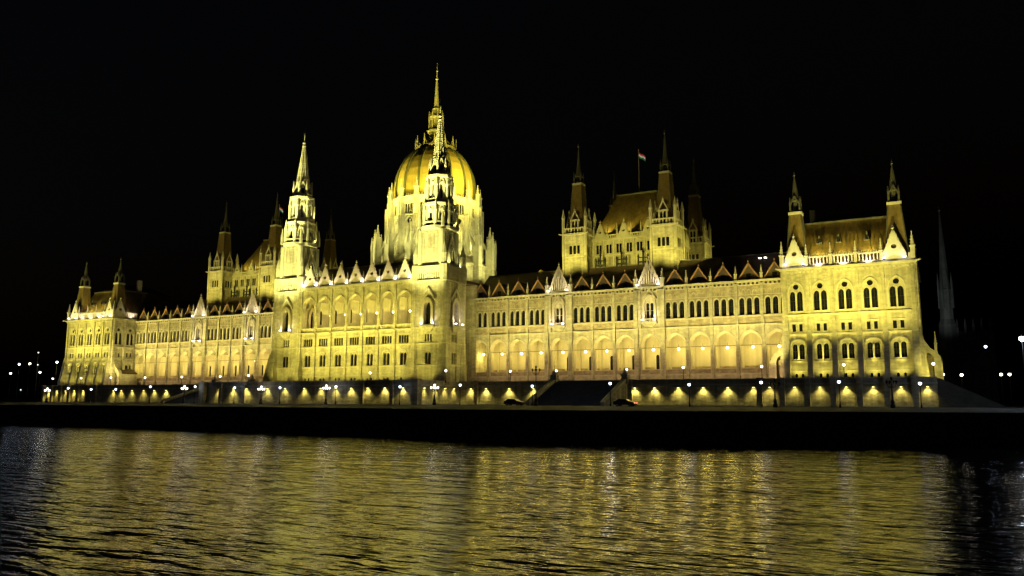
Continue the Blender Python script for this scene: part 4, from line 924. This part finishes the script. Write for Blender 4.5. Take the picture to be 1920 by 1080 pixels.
# side face of the near tower and of the returns
spot((40, 3, 35), (29.5, 0, 27), 500, YG, 120, .8, .3); spot((44, -6.4, 11.7), (29.6, 0, 24), 2200, YG, 80, .8, .3)
spot((-96, -5, 11.7), (-109.3, 4.5, 24), 2600, OR, 80, .8, .3)
spot((136.3, -6.0, 11.6), (136.2, 3.4, 15.5), 1300, YG, 80, .8, .3)
# dome: ring of uplights on the roof
for k in range(9):
    a = R(-90-80+20*k+10); x, y = 27*math.cos(a), DY+27*math.sin(a)
    spot((x, y, 40), (0+8*math.cos(a), DY+8*math.sin(a), 60), 2400, YT, 80, .7, .5)
for k in range(9):
    a = R(-90-80+20*k); x, y = 16.6*math.cos(a), DY+16.6*math.sin(a)
    spot((x, y, 51.5), (12*math.cos(a), DY+12*math.sin(a), 64), 350, YT, 120, .7, .3)
    x, y = 14.6*math.cos(a), DY+14.6*math.sin(a)
    spot((x, y, 68.3), (9*math.cos(a), DY+9*math.sin(a), 80), 90, YG, 110, .8, .4)
spot((34, 12, 40), (0, DY, 100), 70000, YG, 20, .9, .3); spot((-34, 8, 40), (0, DY, 100), 70000, YG, 20, .9, .3)
for x in (-36, -13, 13, 36): spot((x, 5, 46 if abs(x) < 20 else 40), (x*.1, DY-4, 79), 50000 if abs(x) > 20 else 12000, YG, 40, .7, .4)
for x in (-25, -15, -5, 5, 15, 25): spot((x, 4.4, 45.4 if abs(x) < 18 else 40), (x*.45, DY-12, 62), 5200, YT, 75, .8, .4)
for sx_ in (-1, 1):
    for y in (20, 34): spot((sx_*46, y, 42.5), (sx_*12, DY, 60), 6000, YT, 60, .8, .4)
for k in range(10):
    a = R(-90-90+20*k); spot((18.4*math.cos(a), DY+18.4*math.sin(a), 60.5), (7*math.cos(a), DY+7*math.sin(a), 81), 3400, YG, 75, .9, 1.0)  # unseen soft spots added above the outer piers to fill the dome cladding
for sg in (1, -1):
    spot((sg*21.5, 3.6, 58.8), (-sg*2, DY-4, 79), 20000, YG, 50, .9, .3); spot((sg*51, 22.5, 58), (0, DY-1, 80), 75000, YG, 28, .9, .4)  # unseen spots added on towers and hall turrets to brighten the upper dome
# upper halls
for sg in (1, -1):
    for x in (52, 59.5, 67, 74, 81.5): spot((sg*x, 9.5, 41.8), (sg*x, HYC-HB-1, 46), 1300, YG, 105, .8, .3)
    for y in (18, 26, 34, 43):
        xo = 90 if sg > 0 else -44; xt = 80 if sg > 0 else -54; spot((xo, y, 41.8), (xt, y, 46), 1300, YG, 105, .8, .3)
    for x in (61.5, 67, 72.5): spot((sg*x, 20.9, 51.0), (sg*x, 27, 57), 1100, YG, 80, .8, .2)
    for y in (26, 38):
        xo = 77.5 if sg > 0 else -56.5; spot((xo, y, 50.4), (sg*70 if sg > 0 else -64, y, 56), 300, YG, 80, .8, .2)
    spot((sg*67, 4, 36), (sg*67, 20, 60), 1500, OR, 50, .8, .4)

# ------------------------------------------------------------------ street lamps
def lamp(pos, h, label, group, P=160, glass=None, r=.26, col=CW, arm=False):
    x, y, z = pos; g0 = z-h
    o = thing('street_lamp', label, 'street lamp', (x, y, g0), group)
    b = MB(); b.lathe(0, 0, [(.16, 0), (.16, .4), (.09, .6), (.06, h-r-.12), (.13, h-r-.1), (.13, h-r)], 8, IRON); b.build('pole', o)
    c = MB(); c.lathe(0, 0, [(r*.3, h-r), (r*.85, h-r*.5), (r, h), (r*.8, h+r*.6), (r*.3, h+r)], 12, glass or EM_B); c.build('lamp_globe', o)
    d = MB(); d.lathe(0, 0, [(r*.8, h+r*.75), (r*.3, h+r*1.2), (.03, h+r*1.6)], 10, IRON); d.build('lamp_cap', o)
    if P: point((x-.0, y-.75, z+.05), P, col, .25)
    return o
TL = [(1281, 689, 'below the third arch left of the near pavilion'), (1175, 693, 'right of the stair top below the near wing'), (1043, 695, 'left of the stair top below the near wing'),
      (957, 696, 'below the third arch right of the near tower'), (836, 695, 'in front of the near tower foot'), (1428, 687, 'at the corner of wing and near pavilion'), (1582, 684, 'before the middle window column of the near pavilion'),
      (1750, 682, 'beside the side porch of the near pavilion'), (694, 699, 'before the middle of the central block'), (272, 708, 'at the corner of wing and far pavilion'), (341, 707, 'below the fifth arch right of the far pavilion'),
      (413, 706, 'left of the stair top below the far wing'), (466, 704, 'right of the stair top below the far wing'), (99, 710, 'at the outer corner of the far pavilion'), (152, 709, 'before the second bay of the far pavilion'), (208, 708, 'before the inner corner of the far pavilion')]
for u, v, tx in TL:
    y = -6.2 if u not in (694, 836) else -20
    p = at(u, v, y); lamp(p, p.z-G, 'warm white terrace lamp '+tx, 'globe lamps along the terrace', 18, EM_W, .24, WH)
QL = [(1144, 719, 'in front of the near stair'), (1292, 721, 'below the arches beside the near pavilion'), (1427, 717, 'below the corner of wing and near pavilion'), (1573, 716, 'below the middle of the near pavilion'),
      (1725, 719, 'below the side porch of the near pavilion'), (750, 725, 'below the central block, next to the near tower'), (863, 722, 'just right of the near tower'), (998, 724, 'beside the tall unlit candelabra'), (525, 727, 'below the far tower'),
      (630, 725, 'below the middle of the central block'), (128, 728, 'below the first bay of the far pavilion'), (171, 730, 'below the middle of the far pavilion'), (217, 730, 'below the inner corner of the far pavilion'),
      (282, 725, 'below the first arches beside the far pavilion'), (366, 725, 'just left of the far stair'), (440, 727, 'just right of the far stair')]
for u, v, tx in QL:
    p = at(u, v, -27); lamp(p, p.z-5.9, 'blue white street lamp on the quay, '+tx, 'blue white street lamps along the quay', (35 if 'near' in tx else 10) if 'stair' in tx else 3, EM_B, .25)
FR = [(1848, 650, 40, 'small distant lamp in the dark street behind the porch, upper one', .3), (1803, 703, 10, 'low lamp in the dark beside the church foot', .28), (1877, 702, 30, 'left one of the paired low lamps by the frame edge', .3),
      (1893, 702, 30, 'right one of the paired low lamps by the frame edge', .3), (1769, 702, 20, 'dim low lamp right behind the side porch', .2)]
for u, v, y, tx, r in FR:
    p = at(u, v, y); lamp(p, p.z-5.9, tx, 'lamps in the dark beyond the near end', 0, EM_W if v > 690 else EM_B, r)
p = at(1916, 635, -24); lamp(p, p.z-5.6, 'bright bluish street lamp at the edge of the picture, brightest of all lamps', 'lamps in the dark beyond the near end', 500, emis('bright_street_lamp_glass', (.8, .9, 1.0), 60), .42)
FL = [(20, 700, 'lowest blue one in the far dark', EM_B), (36, 683, 'upper blue one in the far dark', EM_B), (56, 682, 'upper white one in the far dark', EM_W), (75, 698, 'blue one nearest the far pavilion but one', EM_B), (107, 679, 'blue one touching the far pavilion edge', EM_B),
      (71, 684, 'faint one between two brighter lamps', EM_D), (72, 661, 'faintest and highest one, standing for a lit window', EM_D), (39, 731, 'white one low above the road', EM_D)]  # the highest lamp stands in for a dim lit window
for u, v, tx, em in FL:
    p = at(u, v, -9); lamp(p, p.z-5.95, 'distant street lamp, '+tx, 'distant street lamps past the far pavilion', 6, em, .34 if em is not EM_D else .22)
# candelabra posts
def candelabra(u, v, y, lit, label):
    p = at(u, v, y); g0 = 5.9; h = p.z-g0; o = thing('candelabra', label, 'lamp post', (p.x, y, g0), 'ornate candelabra posts along the quay road')
    b = MB(); b.lathe(0, 0, [(.42, 0), (.42, .5), (.28, .7), (.3, 1.1), (.14, 1.5), (.1, h-1.2), (.2, h-1.1), (.09, h-.9), (.07, h)], 10, IRON)
    for k in range(4):
        a = k*math.pi/2+.4; c, s_ = math.cos(a), math.sin(a); b.bar((0, 0, h-1.3), (.6*c, .6*s_, h-1.0), .09, IRON); b.bar((.6*c, .6*s_, h-1.0), (.75*c, .75*s_, h-.55), .08, IRON)
    b.build('post', o); gm = EM_C if lit else GLASS
    for k in range(5):
        a = k*math.pi/2+.4; rr = .75 if k < 4 else 0; zz = h-.35 if k < 4 else h+.2
        c = MB(); c.lathe(rr*math.cos(a), rr*math.sin(a), [(.09, zz-.22), (.2, zz+.1), (.16, zz+.2)], 8, gm); c.lathe(rr*math.cos(a), rr*math.sin(a), [(.22, zz+.2), (.03, zz+.42)], 8, IRON); c.build('lantern', o)
    if lit: point((p.x, y-1.2, g0+h), 20, WH, .2)
for u, v, lit, tx in ((490, 727, True, 'lit ornate candelabra below the far tower'), (612, 725, True, 'lit ornate candelabra below the central block'), (815, 724, True, 'lit ornate candelabra at the bastion corner'),
                      (1005, 691, False, 'tall unlit dark candelabra left of the near stair'), (1452, 716, False, 'unlit dark candelabra where near wing meets pavilion'), (1671, 713, False, 'unlit dark candelabra below the outer part of the near pavilion'),
                      (346, 726, True, 'lit ornate candelabra at the far stair'), (89, 730, True, 'lit ornate candelabra at the far end of the wall')):
    candelabra(u, v, -27, lit, tx)
p = at(1430, 485, 12)
for dx in (-.6, .6):
    flood(p.x+dx, 12, p.z, f'white floodlight on the near wing roof beside the pavilion, {"left" if dx < 0 else "right"} of the two', 'roof floodlights by the pavilion', 60, (p.x+dx, 20, p.z+6))
rk = MB(); rk.bar((p.x, 12, 35.5), (p.x, 12, p.z-.3), .14, IRON); rk.box(p.x-.9, p.x+.9, 11.9, 12.1, p.z-.35, p.z-.2, IRON); tag(rk.build('floodlight_stand'), 'thin dark stand on the near wing roof carrying two white floodlights', 'stand')
spot((39, 20.5, 40.2), (39, 24, 41.5), 260, YG, 120, .7, .2); spot((43.5, 20.5, 40.2), (43.5, 24, 41.5), 180, YG, 120, .7, .2)
# ------------------------------------------------------------------ flags
RED = mat('flag_red', (.45, .02, .03), .8, .05); WHT = mat('flag_white', (.75, .75, .8), .8, .05); GRN = mat('flag_green', (.02, .16, .05), .8, .05)
for sg, nm in ((1, 'near'), (-1, 'far')):
    o = thing('flagpole', f'dark pole with red white and green flag over the {nm} upper hall', 'flagpole', (sg*67.2, HYC, 63.4), 'flagpoles on the halls')
    b = MB(); b.lathe(0, 0, [(.14, 0), (.08, 12.3), (.2, 12.5), (.03, 12.8)], 8, LEAD); b.build('pole', o)
    f = MB(); n = 12
    for j, mm in enumerate((RED, WHT, GRN)):
        for i in range(n):
            def P(i, j): t_ = i/n; return (.1+1.9*t_, .2*math.sin(5*t_), 11.9-.5*j-1.4*t_-.1*math.sin(7*t_))
            a, b_, c, d = P(i, j), P(i+1, j), P(i+1, j+1), P(i, j+1)
            up = .015; f.add([(x, y-up, z) for x, y, z in (d, c, b_, a)]+[(x, y+up, z) for x, y, z in (d, c, b_, a)], [(0,1,2,3),(7,6,5,4)], mm)
    f.build('flag', o); spot((sg*67.2+1, HYC-6, 64), (sg*67.2+1.5, HYC, 74), 700, CW, 30, .5, .2)
# ------------------------------------------------------------------ distant church
CH = mat('church_stone', (.16, .16, .155), .9, .3, .3, bump=.4, streak=.3)
c = thing('church', 'unlit gothic church with a needle spire in the dark past the near end', 'church', (0, 0, 0))
tw = at(1776, 600, 150); tw2 = at(1769, 386, 150); 
b = MB(); b.lathe(tw.x, 150, [(3.2, 5.9), (3.0, 34), (2.3, 36), (2.0, 46), (2.3, 46.5)], 8, CH, R(22)); b.build('tower', c)
for k in range(8):
    a = R(22)+k*math.pi/4; b = MB(); b.lathe(tw.x+2.3*math.cos(a), 150+2.3*math.sin(a), [(.45, 40), (.4, 49), (.04, 53)], 5, CH); b.build('pinnacle', c)
b = MB(); b.lathe(tw.x, 150, [(1.8, 46.5), (.22, tw2.z-2), (.5, tw2.z-1.6), (.05, tw2.z)], 8, CH, R(22)); b.build('spire', c)
b = MB(); b.box(tw.x+2, tw.x+14, 150, 190, 5.9, 31, CH); b.box(tw.x+1.8, tw.x+14.2, 149.8, 190.2, 31, 31.6, SLATE)
for i in range(5): b.box(tw.x+2.6+2.5*i, tw.x+3.3+2.5*i, 148.6, 150, 5.9, 33, CH); b.lathe(tw.x+2.95+2.5*i, 149.3, [(.45, 33), (.04, 36)], 4, CH)
b.build('nave', c); spot((tw.x-3, 110, 8), (tw.x+1, 150, 56), 7000, (.85, 1, .92), 44, .8, .5)  # unseen spot added so the dark church spire shows faintly
# ------------------------------------------------------------------ cars on the quay road
PAINT = mat('dark_car_paint', (.012, .012, .014), .3, .1); RUB = mat('rubber', (.01, .01, .01), .9, .1); TAIL = emis('tail_lamp', (1.0, .08, .04), 3.0); HUB = mat('wheel_hub', (.2, .2, .2), .4, .1)
def car(x, y, label, lit):
    o = thing('parked_car', label, 'car', (x, y, 5.85), 'cars on the quay road')
    b = MB(); L = 2.1; w_ = .85
    prof = [(-L, .35), (L, .35), (L+.05, .6), (L-.05, .85), (1.1, .98), (.45, 1.42), (-1.0, 1.46), (-1.75, 1.02), (-L, .95)]
    b.prism(prof[::1], -w_, w_, PAINT); b.build('body', o)
    wn = MB(); wn.prism([(-1.55, 1.02), (.85, 1.02), (.4, 1.36), (-.95, 1.40)], -w_-.012, w_+.012, GLASS); wn.build('side_glass', o)
    for xx in (-1.3, 1.3):
        for yy in (-1, 1):
            k = MB(Matrix.Translation((xx, yy*.78, .32)) @ Matrix.Rotation(math.pi/2, 4, 'X')); k.lathe(0, 0, [(.32, -.11), (.32, .11)], 16, RUB); wh = k.build('wheel', o)
            k = MB(Matrix.Translation((xx, yy*.78, .32)) @ Matrix.Rotation(math.pi/2, 4, 'X')); k.lathe(0, 0, [(.18, -.12), (.18, .12)], 10, HUB); k.build('rim', wh)
    for yy in (-.65, .65):
        tl = MB(); tl.box(L+.02, L+.08, yy-.16, yy+.16, .62, .82, TAIL if lit else RED); tl.build('taillight', o)
p1 = at(964, 757, -22); p2 = at(1172, 757, -26)
car(p1.x, -22, 'dark car silhouette on the road left of the near stair', False); car(p2.x, -26, 'dark car with a glowing red tail lamp before the near stair', True)
